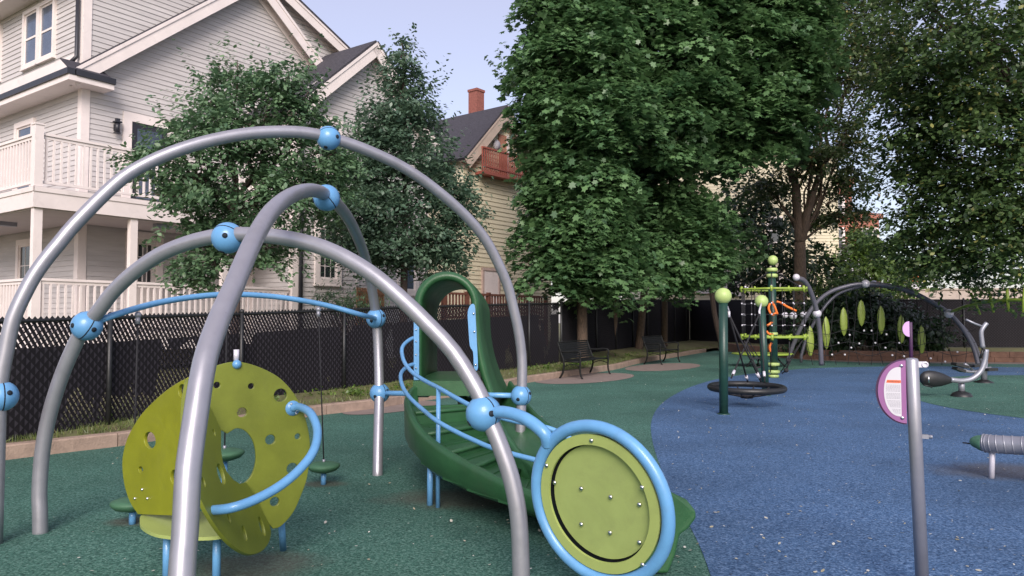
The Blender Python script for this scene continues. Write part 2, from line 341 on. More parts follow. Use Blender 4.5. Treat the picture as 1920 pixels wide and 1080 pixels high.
# ------------------------------------------------------------------ clapboard walls and houses
UP = Vector((0, 0, 1))
def clip(poly, z, keep_above):
    o = []
    for i in range(len(poly)):
        a, b = poly[i], poly[(i + 1) % len(poly)]
        ia = (a[1] >= z) == keep_above; ib = (b[1] >= z) == keep_above
        if ia: o.append(a)
        if ia != ib:
            t = (z - a[1]) / (b[1] - a[1]); o.append((a[0] + (b[0] - a[0]) * t, z))
    return o
def siding(mb, P0, r, nrm, poly, course, proj=0.016, mat=0):
    z0 = min(p[1] for p in poly); z1 = max(p[1] for p in poly); z = z0
    while z < z1 - 1e-4:
        c = clip(clip(poly, z, True), z + course, False)
        c = [q for i, q in enumerate(c) if (Vector(q) - Vector(c[i - 1])).length > 1e-5]
        if len(c) >= 3:
            vs = [P0 + r * s + UP * zz + nrm * (proj * (1 - (zz - z) / course) + 0.001) for s, zz in c]
            mb.add(vs, [list(range(len(vs)))], mat)
            low = [s for s, zz in c if abs(zz - z) < 1e-4]
            if len(low) >= 2:
                a, b = min(low), max(low)
                mb.add([P0 + r * a + UP * z, P0 + r * b + UP * z, P0 + r * b + UP * z + nrm * (proj + .001), P0 + r * a + UP * z + nrm * (proj + .001)], [(0, 1, 2, 3)], mat)
        z += course
class Fr:
    """a vertical facade frame: origin, direction along the wall, outward normal"""
    def __init__(s, P0, r, n): s.P = Vector((P0[0], P0[1], 0)); s.r = Vector((r[0], r[1], 0)).normalized(); s.n = Vector((n[0], n[1], 0)).normalized()
    def p(s, a, z, o=0.0): return s.P + s.r * a + UP * z + s.n * o
    def px(s, x, y, off=0.0):
        q = pp(x, y, s.P + s.n * off, s.n); return ((q - s.P).dot(s.r), q.z)
    def box(s, mb, a0, a1, z0, z1, o0, o1, mat=0):
        mb.box(s.p((a0 + a1) / 2, (z0 + z1) / 2, (o0 + o1) / 2), (abs(a1 - a0), abs(o1 - o0), abs(z1 - z0)), (s.r, s.n, UP), mat)
def window(fr, parent, a0, a1, z0, z1, trimw=0.10, double=True, grid=False, glass='glass', off=0.035, name='window', trim='trim'):
    mb = MB(); t = trimw
    for (x0, x1, y0, y1) in ((a0 - t, a0, z0 - t, z1 + t), (a1, a1 + t, z0 - t, z1 + t), (a0, a1, z1, z1 + t), (a0, a1, z0 - t, z0)): fr.box(mb, x0, x1, y0, y1, 0, off + .035)
    fr.box(mb, a0 - t - .02, a1 + t + .02, z0 - t - .035, z0 - t, 0, off + .055)
    o = mb.build(name, M[trim], parent)
    mb = MB(); fw = 0.045
    for (x0, x1, y0, y1) in ((a0, a0 + fw, z0, z1), (a1 - fw, a1, z0, z1), (a0 + fw, a1 - fw, z1 - fw, z1), (a0 + fw, a1 - fw, z0, z0 + fw)): fr.box(mb, x0, x1, y0, y1, -.02, off)
    zm = (z0 + z1) / 2
    if double: fr.box(mb, a0 + fw, a1 - fw, zm - .025, zm + .025, -.02, off)
    if grid:
        for k in (1, 2): xk = a0 + (a1 - a0) * k / 3; fr.box(mb, xk - .009, xk + .009, z0 + fw, z1 - fw, -.02, off - .008)
        for k in (1, 3): zk = z0 + (z1 - z0) * k / 4; fr.box(mb, a0 + fw, a1 - fw, zk - .009, zk + .009, -.02, off - .009)
    mb.build('sash', M['trim'], o)
    mb = MB(); fr.box(mb, a0 + .01, a1 - .01, z0 + .01, z1 - .01, -.03, off - .014); mb.build('pane', M[glass], o)
    return o

# ---- grey house
rr = Vector((.577, .817, 0)).normalized(); ll = Vector((-.817, .577, 0)).normalized()
Cc = Vector((-9.53, 16.37, 0)); Dd = Cc - rr * 1.63 - ll * 1.8; C2 = Vector((-5.56, 18.9, 0))
FG = Fr(Cc, rr, -ll)            # gable wall facing the playground
FL = Fr(Cc, ll, -rr)            # left face
FW = Fr(C2, rr, -ll)            # wing front
FWL = Fr(C2, ll, -rr)           # wing side
house = thing('grey_house', 'large grey clapboard house with cream trim, black gutters and wrap-around porches', 'house', Cc)
GR = 8.6
mb = MB()
siding(mb, Cc, rr, -ll, [(0, 0.3), (GR, 0.3), (GR, 9.05), (4.27, 10.85), (0, 9.25)], 0.118)
siding(mb, Cc, ll, -rr, [(0, 0.3), (9, 0.3), (9, 9.2), (0, 9.2)], 0.118)
# backing core
for (fr, a, b, z) in ((FG, 0, GR, 9.0),):
    fr.box(mb, a + .0, b, .3, z, -9, -.02)
mb.add([FG.p(0, 9.0, -.02), FG.p(GR, 9.0, -.02), FG.p(4.27, 10.8, -.02), FG.p(0, 9.0, -9), FG.p(GR, 9.0, -9), FG.p(4.27, 10.8, -9)], [(0, 1, 2), (3, 5, 4), (0, 2, 5, 3), (1, 4, 5, 2)])
mb.build('wall', M['siding'], house)
mb = MB()
WW = 5.06
siding(mb, C2, rr, -ll, [(0, 0.3), (WW, 0.3), (WW, 7.2), (2.53, 9.25), (0, 7.2)], 0.118)
siding(mb, C2, ll, -rr, [(0, 0.3), (1.78, 0.3), (1.78, 7.2), (0, 7.2)], 0.118)
siding(mb, C2 + rr * WW, ll, rr, [(0, 0.3), (1.78, 0.3), (1.78, 7.2), (0, 7.2)], 0.118)
mb.build('wing_wall', M['siding'], house)
# rakes: boards hung under the sloping roof edges
def rake(mb, fr, a0, z0, a1, z1, off, w=0.30, soff=0.30, th=0.03):
    A = fr.p(a0, z0, off); B = fr.p(a1, z1, off); d = (B - A).normalized(); nn = fr.n; u = nn.cross(d)
    if u.z < 0: u = -u
    mb.box((A + B) / 2 - u * (w / 2), ((B - A).length, th, w), (d, nn, u), 0)
    mb.box((A + B) / 2 - u * .022 + nn * .022, ((B - A).length, .03, .075), (d, nn, u), 0)
    mb.box((A + B) / 2 - u * (.05) - nn * (soff / 2 + th / 2), ((B - A).length, soff, .03), (d, nn, u), 0)
    mb.box((A + B) / 2 - u * (w * .62) - nn * (soff + th / 2 - .012), ((B - A).length, .03, w * .7), (d, nn, u), 0)
mb = MB()
rake(mb, FG, -.46, 6.76, 4.27, 10.70, .34)
rake(mb, FG, 4.27, 10.70, 8.9, 7.04, .34)
rake(mb, FG, 4.27, 11.04, 9.0, 9.00, .30)
rake(mb, FG, -.5, 9.38, 4.27, 11.04, .30)
rake(mb, FW, -.32, 6.74, 2.53, 9.27, .34)
rake(mb, FW, 2.53, 9.27, WW + .32, 6.74, .34)
mb.build('rake_trim', M['trim'], house)
def slab(mb, a, b, c, d, th=0.07, mat=0):
    n_ = (b - a).cross(d - a).normalized()
    if n_.z < 0: n_ = -n_
    vs = [a, b, c, d, a + n_ * th, b + n_ * th, c + n_ * th, d + n_ * th]
    mb.add(vs, [(3, 2, 1, 0), (4, 5, 6, 7), (0, 1, 5, 4), (1, 2, 6, 5), (2, 3, 7, 6), (3, 0, 4, 7)], mat)
mb = MB()
slab(mb, FG.p(-.5, 6.73, .36), FG.p(4.27, 10.70, .36), FG.p(4.27, 10.70, .05), FG.p(-.5, 6.73, .05), .035)
slab(mb, FG.p(8.9, 7.04, .36), FG.p(4.27, 10.70, .36), FG.p(4.27, 10.70, .05), FG.p(8.9, 7.04, .05), .035)
slab(mb, FG.p(-.55, 9.36, .34), FG.p(4.27, 11.045, .34), FG.p(4.27, 11.045, -9.2), FG.p(-.55, 9.36, -9.2))
slab(mb, FG.p(9.05, 8.98, .34), FG.p(4.27, 11.045, .34), FG.p(4.27, 11.045, -9.2), FG.p(9.05, 8.98, -9.2))
slab(mb, FW.p(-.36, 6.70, .37), FW.p(2.53, 9.275, .37), FW.p(2.53, 9.275, -3.2), FW.p(-.36, 6.70, -3.2))
slab(mb, FW.p(WW + .36, 6.70, .37), FW.p(2.53, 9.275, .37), FW.p(2.53, 9.275, -3.2), FW.p(WW + .36, 6.70, -3.2))
# skirt roof along the left face
slab(mb, FL.p(-.15, 7.12, .02), FL.p(9, 7.12, .02), FL.p(9, 6.80, .50), FL.p(-.15, 6.80, .50), .03)
slab(mb, FG.p(-.50, 6.80, .46), FG.p(.42, 6.80, .46), FG.p(.30, 7.10, .03), FG.p(-.50, 7.10, .03), .03)
rf = mb.build('roof', M['roof'], house)
mb = MB()   # eave boxes and soffits
FL.box(mb, -.46, 9, 6.58, 6.70, .0, .50); FG.box(mb, -.0, .46, 6.58, 6.70, .0, .46)
FL.box(mb, 0, 9, 9.15, 9.30, .0, .50); FL.box(mb, 0.16, 9, 7.16, 7.42, .02, .045)
mb.build('soffit', M['trim'], house)
mb = MB()
FL.box(mb, -.48, 9, 6.702, 6.83, .38, .54); FG.box(mb, -.36, .48, 6.702, 6.83, .36, .50)
mb.build('gutter', M['gutter'], house); mb = MB(); FL.box(mb, -.1, 9, 9.302, 9.42, .42, .56); mb.build('gutter', M['gutter'], house)
mb = MB(); mb.tube([FL.p(.10, 9.2, .10), FL.p(.10, 7.3, .10), FL.p(.10, 7.16, .2)], .045, 8); mb.build('downspout', M['gutter'], house)
mb = MB(); mb.tube([FW.p(.20, 7.0, .07), FW.p(.20, .4, .07)], .05, 8); mb.build('downspout', M['gutter'], house)
def cboard(mb, P0, z0, z1, w=.15):
    f1 = Fr(P0, rr, -ll); f2 = Fr(P0, ll, -rr)
    f1.box(mb, -.03, w, z0, z1, .0, .03); f2.box(mb, .0, w, z0, z1, .0, .03)
for (c_, z0_, z1_) in ((Cc, .3, 6.58), (Cc, 7.12, 9.2), (C2, .3, 7.0)): mb = MB(); cboard(mb, c_, z0_, z1_); mb.build('corner_board', M['trim'], house)
mb = MB(); FWL.box(mb, 1.60, 1.76, .3, 7.0, 0, .03); FG.box(mb, 4.22, 4.34, .3, 7.2, .0, .03); mb.build('corner_board', M['trim'], house)
mb = MB(); FW.box(mb, WW - .15, WW + .03, .3, 7.0, 0, .03); mb.build('corner_board', M['trim'], house)
window(FL, house, 1.42, 2.10, 7.66, 8.92, .09)
window(FL, house, 2.26, 2.94, 7.66, 8.92, .09)
window(FL, house, 4.42, 5.2, 7.66, 8.92, .09)
window(FL, house, 2.4, 3.2, 4.02, 6.15, .13)
window(FL, house, 5.0, 5.8, 4.9, 6.15, .13)
window(FL, house, 2.0, 2.9, 1.25, 3.25, .13, grid=True, glass='darkglass')
wa, _ = FW.px(597, 525); wb, wz = FW.px(629, 524)
window(FW, house, wa, wb, wz, wz + 1.35, .16, grid=True, glass='darkglass')
window(FW, house, wa, wb, wz + 2.9, wz + 4.2, .14, grid=True, glass='darkglass')
window(FW, house, 3.9, 4.5, wz - .2, wz + 1.35, .14, glass='glass')
# doors on the gable wall
da, dz = FG.px(246, 228); db, _ = FG.px(313, 245)
def door(fr, parent, a0, a1, z0, z1, t, dark, lites):
    mb = MB()
    for (x0, x1, y0, y1) in ((a0 - t, a0, z0, z1 + t), (a1, a1 + t, z0, z1 + t), (a0, a1, z1, z1 + t)): fr.box(mb, x0, x1, y0, y1, 0, .05)
    fr.box(mb, a0, a1, z0, z1, -.02, .024, 1 if dark else 2)
    o = mb.build('door', [M['trim'], M['gutter'], M['door']], parent)
    mb = MB()
    gz0 = z0 + (z1 - z0) * (.12 if dark else .52)
    fr.box(mb, a0 + .14, a1 - .14, gz0, z1 - .14, .0, .030); mb.build('pane', M['glass' if dark else 'darkglass'], o)
    if lites:
        mb = MB()
        for k in (1, 2):
            x = a0 + .14 + (a1 - a0 - .28) * k / 3; fr.box(mb, x - .012, x + .012, gz0, z1 - .14, .0, .038)
            z = gz0 + (z1 - .14 - gz0) * k / 3; fr.box(mb, a0 + .14, a1 - .14, z - .012, z + .012, .0, .040)
        mb.build('glazing_bar', M['trim'], o)
    mb = MB(); mb.ball(fr.p(a1 - .08, z0 + 1.0, .06), .035, 10); mb.build('handle', M['gutter'], o)
    return o
door(FG, house, da, db, 4.05, dz, .20, True, False)
ea, ez = FG.px(248, 447); eb, _ = FG.px(293, 447)
door(FG, house, ea, eb, 1.25, 3.36, .16, False, True)
# porches
def balustrade(fr, a0, a1, zf, h, parent, step=.135, post_step=None, name='railing'):
    mb = MB(); fr.box(mb, a0, a1, zf + h - .05, zf + h, -.045, .045); fr.box(mb, a0, a1, zf + h - .11, zf + h - .055, -.02, .02); fr.box(mb, a0, a1, zf + .08, zf + .13, -.025, .025)
    k = int((a1 - a0) / step)
    for i in range(k):
        x = a0 + (i + .5) * (a1 - a0) / k; fr.box(mb, x - .019, x + .019, zf + .13, zf + h - .11, -.018, .018)
    return mb.build(name, M['trim'], parent)
FD = Fr(Dd, rr, -ll); FDL = Fr(Dd, ll, -rr)
mb = MB()
for zf in (1.22, 3.98):
    FD.box(mb, 0.0, 5.98, zf - .06, zf, -1.79, .04); FDL.box(mb, .04, 8.0, zf - .062, zf - .002, -1.62, .04)
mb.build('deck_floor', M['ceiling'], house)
mb = MB()
for zf in (1.22, 3.98):
    FD.box(mb, -.04, 5.98, zf - .40, zf - .062, -.02, .03); FDL.box(mb, -.03, 8.0, zf - .40, zf - .064, -.02, .03)
    FD.box(mb, -.06, 5.98, zf - .10, zf - .012, .03, .05); FDL.box(mb, -.05, 8.0, zf - .10, zf - .014, .03, .05)
mb.build('fascia', M['trim'], house)
mb = MB()
FD.box(mb, .05, 5.98, 3.56, 3.60, -1.77, -.03); FDL.box(mb, .06, 7.9, 3.562, 3.602, -1.60, -.03)
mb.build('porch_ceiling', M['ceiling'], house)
for (a, fr) in ((.0, FD), (1.84, FD), (4.0, FD), (2.6, FDL), (5.4, FDL)):
    mb = MB(); fr.box(mb, a + .0, a + .15, .35, 3.58, -.155, -.022); mb.build('porch_post', M['trim'], house)
for (a, fr) in ((-.02, FD), (2.9, FD), (2.1, FDL), (4.6, FDL)):
    mb = MB(); fr.box(mb, a, a + .15, 3.985, 5.16, -.15, -.0); fr.box(mb, a - .015, a + .165, 5.16, 5.19, -.165, .015); mb.build('newel_post', M['trim'], house)
balustrade(FD, .14, 5.9, 3.98, 1.05, house).location += -FD.n * .075
balustrade(FDL, .14, 7.9, 3.98, 1.05, house).location += -FDL.n * .075
balustrade(FD, .14, 5.9, 1.22, 1.03, house).location += -FD.n * .075
balustrade(FDL, .14, 7.9, 1.22, 1.03, house).location += -FDL.n * .075
mb = MB()   # wall lantern
c = FG.p(.72, 5.72, .12); mb.box(c, (.12, .12, .02), (rr, ll, UP)); mb.box(c + UP * .25, (.15, .15, .03), (rr, ll, UP)); mb.box(c + UP * .30, (.08, .08, .06), (rr, ll, UP))
mb.tube([c + UP * .02, c + UP * .24], .055, 10); mb.box(FG.p(.72, 5.85, .04), (.08, .04, .14), (rr, ll, UP)); mb.build('wall_lantern', M['gutter'], house)
for (x, y) in ((305, 424), (12, 420)):
    mb = MB(); c = pp(x, y, Vector((0, 0, 3.52)), UP); mb.box(c - UP * 0.0, (.36, .16, .09), (rr, ll, UP)); mb.build('ceiling_lamp', M['steel2'], house)
mb = MB(); a, z = FG.px(275, 490); FG.box(mb, a + .55, a + .61, 2.15, 2.32, 0, .04); mb.build('doorbell', M['gutter'], house)
a, z = FW.px(669, 530); mb = MB(); FW.box(mb, a - .05, a + .05, z - .09, z + .09, 0, .05); mb.build('outlet_box', M['siding'], house)

# ---- yellow house
r3 = Vector((.62, .785, 0)).normalized(); n3 = Vector((.785, -.62, 0)).normalized()
Y0 = at(952.6, 300, 33.0); Y0.z = 0
FY = Fr(Y0, r3, n3)
(la, lz) = FY.px(872, 299, .35); (pa, pz) = FY.px(952.6, 200, .35); (ca, cz) = FY.px(993, 540)
sl_ = (pz - lz) / (pa - la); wl = la + .35; wr = 2 * pa - wl
yh = thing('yellow_house', 'tall yellow vinyl-sided house with dark gabled roof, brick chimney and red balcony', 'house', Y0)
mb = MB(); ze = pz - .1 - sl_ * (pa - wl)
siding(mb, Y0, r3, n3, [(wl, .3), (ca, .3), (ca, ze + 5), (wl, ze)] if False else [(wl, .3), (ca, .3), (ca, pz - .1 - sl_ * (ca - pa)), (pa, pz - .1), (wl, ze)], .19, .03)
# recessed wall to the right of the corner
siding(mb, Y0 - n3 * 1.2, r3, n3, [(ca - .02, .3), (ca + 3.4, .3), (ca + 3.4, ze), (ca - .02, ze)], .19, .03)
siding(mb, Y0 + r3 * ca, -n3, r3, [(0, .3), (1.2, .3), (1.2, ze), (0, ze)], .19, .03)
FY.box(mb, wl, ca, .3, ze, -9, -.04)
mb.add([FY.p(wl, ze, -.04), FY.p(ca, ze, -.04), FY.p(pa, pz - .15, -.04), FY.p(wl, ze, -9), FY.p(ca, ze, -9), FY.p(pa, pz - .15, -9)], [(0, 1, 2), (3, 5, 4), (0, 2, 5, 3), (1, 4, 5, 2)])
mb.build('wall', M['siding2'], yh)
mb = MB()
slab(mb, FY.p(la, lz, .37), FY.p(pa, pz, .37), FY.p(pa, pz, -9.3), FY.p(la, lz, -9.3), .1)
slab(mb, FY.p(2 * pa - la, lz, .37), FY.p(pa, pz, .37), FY.p(pa, pz, -9.3), FY.p(2 * pa - la, lz, -9.3), .1)
rfy = mb.build('roof', M['roof'], yh)
mb = MB(); q1 = at(893, 208, 36.5); mb.box(q1 + UP * .1, (.55, .55, 1.7), (r3, n3, UP)); mb.box(q1 + UP * .98, (.62, .62, .12), (r3, n3, UP)); mb.build('chimney', mat('chimney_brick', (.24, .085, .065), .85, 0, .3, 12), rfy)
mb = MB(); rake(mb, FY, la, lz, pa, pz, .35, .42, .33); rake(mb, FY, pa, pz, 2 * pa - la, lz, .35, .42, .33)
FY.box(mb, ca - .12, ca + .03, .3, ze, 0, .05); mb.build('rake_trim', mat('beige_trim', (.50, .40, .33), .6), yh)
# balcony
(b0, bz) = FY.px(904, 325, .42); (b1, _) = FY.px(978, 320, .42)
mb = MB(); FY.box(mb, b0, b1 + .3, bz, bz + .12, 0.03, .50); bt = 1.08
for z in (bz + bt, bz + .3): FY.box(mb, b0, b1 + .3, z, z + .07, .40, .48)
k = 22
for i in range(k + 1):
    a = b0 + (b1 + .3 - b0) * i / k; FY.box(mb, a - .025, a + .025, bz + .12, bz + bt, .42, .46)
FY.box(mb, b0, b0 + .06, bz + bt, bz + bt + .07, .03, .40)
mb.build('balcony', M['redwood'], yh)
(d0, dz1) = FY.px(934, 252); (d1, _) = FY.px(948, 252)
mb = MB(); FY.box(mb, d0, d1, bz + .16, dz1, 0, .06, 0); FY.box(mb, d1, d1 + .16, bz + .16, dz1 + .1, 0, .08, 1); mb.build('door', [mat('salmon_door', (.45, .2, .13), .6), M['trim']], yh)
(d0, dz1) = FY.px(905, 507); (d1, dz0) = FY.px(932, 570)
mb = MB(); FY.box(mb, d0, d1, dz0 - .3, dz1, 0, .08, 0); FY.box(mb, d0 - .12, d0, dz0 - .3, dz1 + .12, 0, .1, 1); FY.box(mb, d1, d1 + .1, dz0 - .3, dz1 + .12, 0, .1, 1); FY.box(mb, d0 - .12, d1 + .1, dz1, dz1 + .12, .0, .12, 1)
mb.build('door', [M['trim'], mat('pinkish_frame', (.5, .38, .33), .6)], yh)
mb = MB(); mb.lathe(FY.p(pa - .45, pz - 1.75, .02), [(0.001, 0), (.22, 0), (.22, .1), (0.001, .1)], 16, axis=n3); mb.build('vent', M['siding4'], yh)
# rear deck with brown railing
dk = thing('wooden_deck', 'brown wooden deck railing running along the foot of the yellow house', 'deck', at(940, 575, 29))
(e0, ez1) = FY.px(830, 552, 2.2); (e1, _) = FY.px(1022, 552, 2.2)
FYd = FY
mb = MB(); zt = 2.45; FY.box(mb, e0, e1, zt - .08, zt, 2.15, 2.25); FY.box(mb, e0, e1, zt - .95, zt - .86, 2.16, 2.24)
kk = int((e1 - e0) / .17)
for i in range(kk): a = e0 + i * .17; FY.box(mb, a, a + .06, zt - .9, zt - .05, 2.18, 2.22)
mb.build('railing', M['brownwood'], dk)
for i in range(6):
    a = e0 + (e1 - e0) * i / 5; mb = MB(); FY.box(mb, a, a + .13, .3, zt + .05, 2.12, 2.25); mb.build('post', M['brownwood'], dk)
mb = MB(); FY.box(mb, e0, e1, zt - 1.2, zt - 1.0, .1, 2.15); mb.build('platform', M['brownwood'], dk)
# small orange-stained wooden fence beside the grey house wing
wf = thing('wood_screen_fence', 'short orange-brown slatted wood screen between the grey house and the young tree', 'fence', at(690, 575, 20))
mb = MB(); A = at(668, 575, 20); B = at(722, 575, 21.5)
dirr = (B - A); Lw = dirr.length; dirr.normalize(); dn = Vector((dirr.y, -dirr.x, 0))
for i in range(int(Lw / .13)): c = A + dirr * (i * .13 + .05); mb.box(Vector((c.x, c.y, 1.35)), (.09, .02, 1.95), (dirr, dn, UP))
mb.build('slats', M['tanwood'], wf)
for z_ in (.8, 2.2): mb = MB(); mb.bar(Vector((A.x, A.y, z_)), Vector((B.x, B.y, z_)), .05, .09); mb.build('rail', M['tanwood'], wf)

# ---- buildings behind the trees on the right
def facade(name, label, px0, px1, ytop, d0, d1, m, course, wins, depth=8, roofm='roof'):
    A = at(px0, 600, d0); B = at(px1, 600, d1); A.z = B.z = 0
    r = (B - A).normalized(); nn = Vector((r.y, -r.x, 0)); fr = Fr(A, r, nn); L = (B - A).length
    zt = at(px0, ytop, d0).z
    t = thing(name, label, 'building', A); mb = MB()
    siding(mb, A, r, nn, [(0, .2), (L, .2), (L, zt), (0, zt)], course, course * .16)
    siding(mb, A, -nn, -r, [(0, .2), (depth, .2), (depth, zt), (0, zt)], course, course * .16)
    siding(mb, B, -nn, r, [(0, .2), (depth, .2), (depth, zt), (0, zt)], course, course * .16)
    fr.box(mb, 0.01, L - .01, .2, zt, -depth, -.01); mb.build('wall', m, t)
    mb = MB(); fr.box(mb, -.3, L + .3, zt, zt + .25, -depth - .3, .3); mb.build('roof', M[roofm] if isinstance(roofm, str) else roofm, t)
    for (x0, x1, y0, y1, gl) in wins:
        a0, z1 = fr.px(x0, y0); a1, _ = fr.px(x1, y0); _, z0 = fr.px(x0, y1)
        window(fr, t, a0, a1, z0, z1, .13, glass=gl, off=.06)
    return t
facade('cream_house', 'cream clapboard house with double-hung windows behind the big maples and the lime post ball', 1230, 1575, 285, 42, 43, M['siding3'], .17,
       [(1361, 1383, 508, 550, 'darkglass'), (1309, 1330, 508, 545, 'darkglass'), (1280, 1296, 508, 545, 'darkglass'), (1361, 1384, 410, 455, 'darkglass'), (1300, 1322, 410, 455, 'darkglass'), (1440, 1462, 410, 455, 'darkglass'), (1440, 1462, 508, 550, 'darkglass')])
facade('pale_clapboard_building', 'pale grey clapboard building seen low between the forked tree and the orange sign', 1535, 1640, 462, 50, 53, M['siding4'], .3, [(1560, 1572, 500, 530, 'darkglass')])
def brickmat():
    m = mat('red_brick', (.33, .10, .065), .85, 0, .2, 1.5); t = m.node_tree; N = t.nodes
    br = N.new('ShaderNodeTexBrick'); br.inputs['Scale'].default_value = 1.6; br.inputs['Color1'].default_value = (.36, .11, .07, 1); br.inputs['Color2'].default_value = (.28, .085, .055, 1); br.inputs['Mortar'].default_value = (.35, .27, .22, 1)
    mp = N.new('ShaderNodeMapping'); mp.inputs['Rotation'].default_value = (math.pi / 2, 0, 0); tc = N.new('ShaderNodeTexCoord'); t.links.new(tc.outputs['Object'], mp.inputs[0]); t.links.new(mp.outputs[0], br.inputs[0])
    t.links.new(br.outputs[0], N['Principled BSDF'].inputs['Base Color']); return m
M['brick'] = brickmat()
def plain_building(name, label, px0, px1, ytop, d0, d1, m, wins, depth=9):
    A = at(px0, 600, d0); B = at(px1, 600, d1); A.z = B.z = 0
    r = (B - A).normalized(); nn = Vector((r.y, -r.x, 0)); fr = Fr(A, r, nn); L = (B - A).length; zt = at(px0, ytop, d0).z
    t = thing(name, label, 'building', A); mb = MB(); fr.box(mb, 0, L, .2, zt, -depth, 0); mb.build('wall', m, t)
    mb = MB(); fr.box(mb, -.25, L + .25, zt, zt + .45, -depth - .2, .25); mb.build('cornice', M['gutter'] if False else m, t)
    for (x0, x1, y0, y1) in wins:
        a0, z1 = fr.px(x0, y0); a1, _ = fr.px(x1, y0); _, z0 = fr.px(x0, y1); window(fr, t, a0, a1, z0, z1, .15, glass='darkglass')
    return t
plain_building('brick_building', 'red brick building with flat cornice below the gap of open sky', 1606, 1652, 408, 62, 63, M['brick'], [(1616, 1626, 430, 455), (1636, 1645, 430, 455)])
plain_building('brick_building', 'orange-red brick block glimpsed through leaves right of the forked trunk', 1552, 1602, 345, 60, 60, M['brick'], [(1568, 1580, 370, 400), (1568, 1580, 430, 460)])
lw = thing('concrete_wall', 'long low pale concrete wall beyond the far right fence', 'wall', at(1640, 600, 42))
mb = MB(); A = at(1630, 600, 44); B = at(2150, 600, 42)
zt = at(1700, 545, 43).z
for i in range(9):
    a = A.lerp(B, i / 9); b = A.lerp(B, (i + 1) / 9); dd = (b - a).normalized() * .015
    mb.bar(Vector((a.x, a.y, zt / 2 + .1)) + dd, Vector((b.x, b.y, zt / 2 + .1)) - dd, .25, zt - .1)
mb.build('wall_panel', M['concrete'], lw)
mb = MB(); mb.bar(Vector((A.x, A.y, zt + .1)), Vector((B.x, B.y, zt + .1)), .4, .1); mb.build('coping', M['concrete'], lw)
sg = thing('roadside_sign', 'orange and white box sign standing beyond the low concrete wall', 'sign', at(1713, 600, 48))
c = at(1713, 530, 48); mb = MB(); mb.box(c + UP * .25, (.95, .3, .42), mat=1); mb.box(c - UP * .22, (1.05, .32, .50)); mb.build('sign_box', [M['white'], M['orangebrick']], sg)
mb = MB(); mb.tube([(c.x, c.y, 0), (c.x, c.y, c.z - .45)], .08, 10); mb.build('pole', M['steel2'], sg)

# ------------------------------------------------------------------ fences
def fencemat(name, seed, band, gapt=.60):
    m = bpy.data.materials.new(name); m.use_nodes = True; t = m.node_tree; N = t.nodes; L = t.links
    b = N['Principled BSDF']; b.inputs['Roughness'].default_value = .7; b.inputs['Specular IOR Level'].default_value = .15
    uv = N.new('ShaderNodeUVMap'); uv.uv_map = 'UVMap'; sp = N.new('ShaderNodeSeparateXYZ'); L.new(uv.outputs[0], sp.inputs[0])
    def M2(op, a, b_=None, v=None):
        q = N.new('ShaderNodeMath'); q.operation = op
        for i, x in enumerate((a, b_, v)):
            if x is None: continue
            if isinstance(x, (int, float)): q.inputs[i].default_value = x
            else: L.new(x, q.inputs[i])
        return q.outputs[0]
    U, V = sp.outputs[0], sp.outputs[1]          # metres along, metres below the top rail
    d1 = M2('FRACT', M2('MULTIPLY', M2('ADD', U, M2('MULTIPLY', V, -0.62)), 15.0))
    d2 = M2('FRACT', M2('MULTIPLY', M2('ADD', M2('MULTIPLY', U, .8), V), 13.0))
    slit = M2('MULTIPLY', M2('LESS_THAN', d1, .27), M2('LESS_THAN', d2, .72))
    nz = N.new('ShaderNodeTexNoise'); nz.inputs['Scale'].default_value = .9; nz.inputs['Detail'].default_value = 3; cb = N.new('ShaderNodeCombineXYZ'); L.new(U, cb.inputs[0]); L.new(M2('MULTIPLY', V, .55), cb.inputs[1]); cb.inputs[2].default_value = seed; L.new(cb.outputs[0], nz.inputs['Vector'])
    top = M2('LESS_THAN', V, band)
    gap = M2('GREATER_THAN', M2('ADD', nz.outputs['Fac'], M2('MULTIPLY', M2('FRACT', M2('MULTIPLY', U, 1.7)), .05)), gapt)
    hole = M2('MULTIPLY', slit, M2('MAXIMUM', top, gap))
    tr = N.new('ShaderNodeBsdfTransparent'); mx = N.new('ShaderNodeMixShader'); L.new(hole, mx.inputs[0]); L.new(b.outputs[0], mx.inputs[1]); L.new(tr.outputs[0], mx.inputs[2]); L.new(mx.outputs[0], N['Material Output'].inputs['Surface'])
    # woven relief of the windscreen cloth and wires
    wv = M2('ADD', M2('FRACT', M2('MULTIPLY', M2('ADD', U, V), 9.0)), M2('FRACT', M2('MULTIPLY', M2('SUBTRACT', U, V), 9.0)))
    wb = M2('ADD', wv, M2('MULTIPLY', M2('FRACT', M2('MULTIPLY', V, 14.0)), .8))
    bp = N.new('ShaderNodeBump'); bp.inputs['Strength'].default_value = .5; bp.inputs['Distance'].default_value = .02; L.new(wb, bp.inputs['Height']); L.new(bp.outputs[0], b.inputs['Normal'])
    r5 = N.new('ShaderNodeMapRange'); r5.inputs[3].default_value = .7; r5.inputs[4].default_value = 1.5; L.new(nz.outputs['Fac'], r5.inputs[0])
    sc = N.new('ShaderNodeVectorMath'); sc.operation = 'SCALE'; sc.inputs[0].default_value = (.012, .011, .0135); L.new(r5.outputs[0], sc.inputs['Scale']); sc2_ = N.new('ShaderNodeVectorMath'); sc2_.operation = 'SCALE'; L.new(sc.outputs[0], sc2_.inputs[0]); L.new(M2('ADD', M2('MULTIPLY', M2('GREATER_THAN', wv, 1.25), 1.5), .6), sc2_.inputs['Scale']); L.new(sc2_.outputs[0], b.inputs['Base Color'])
    return m
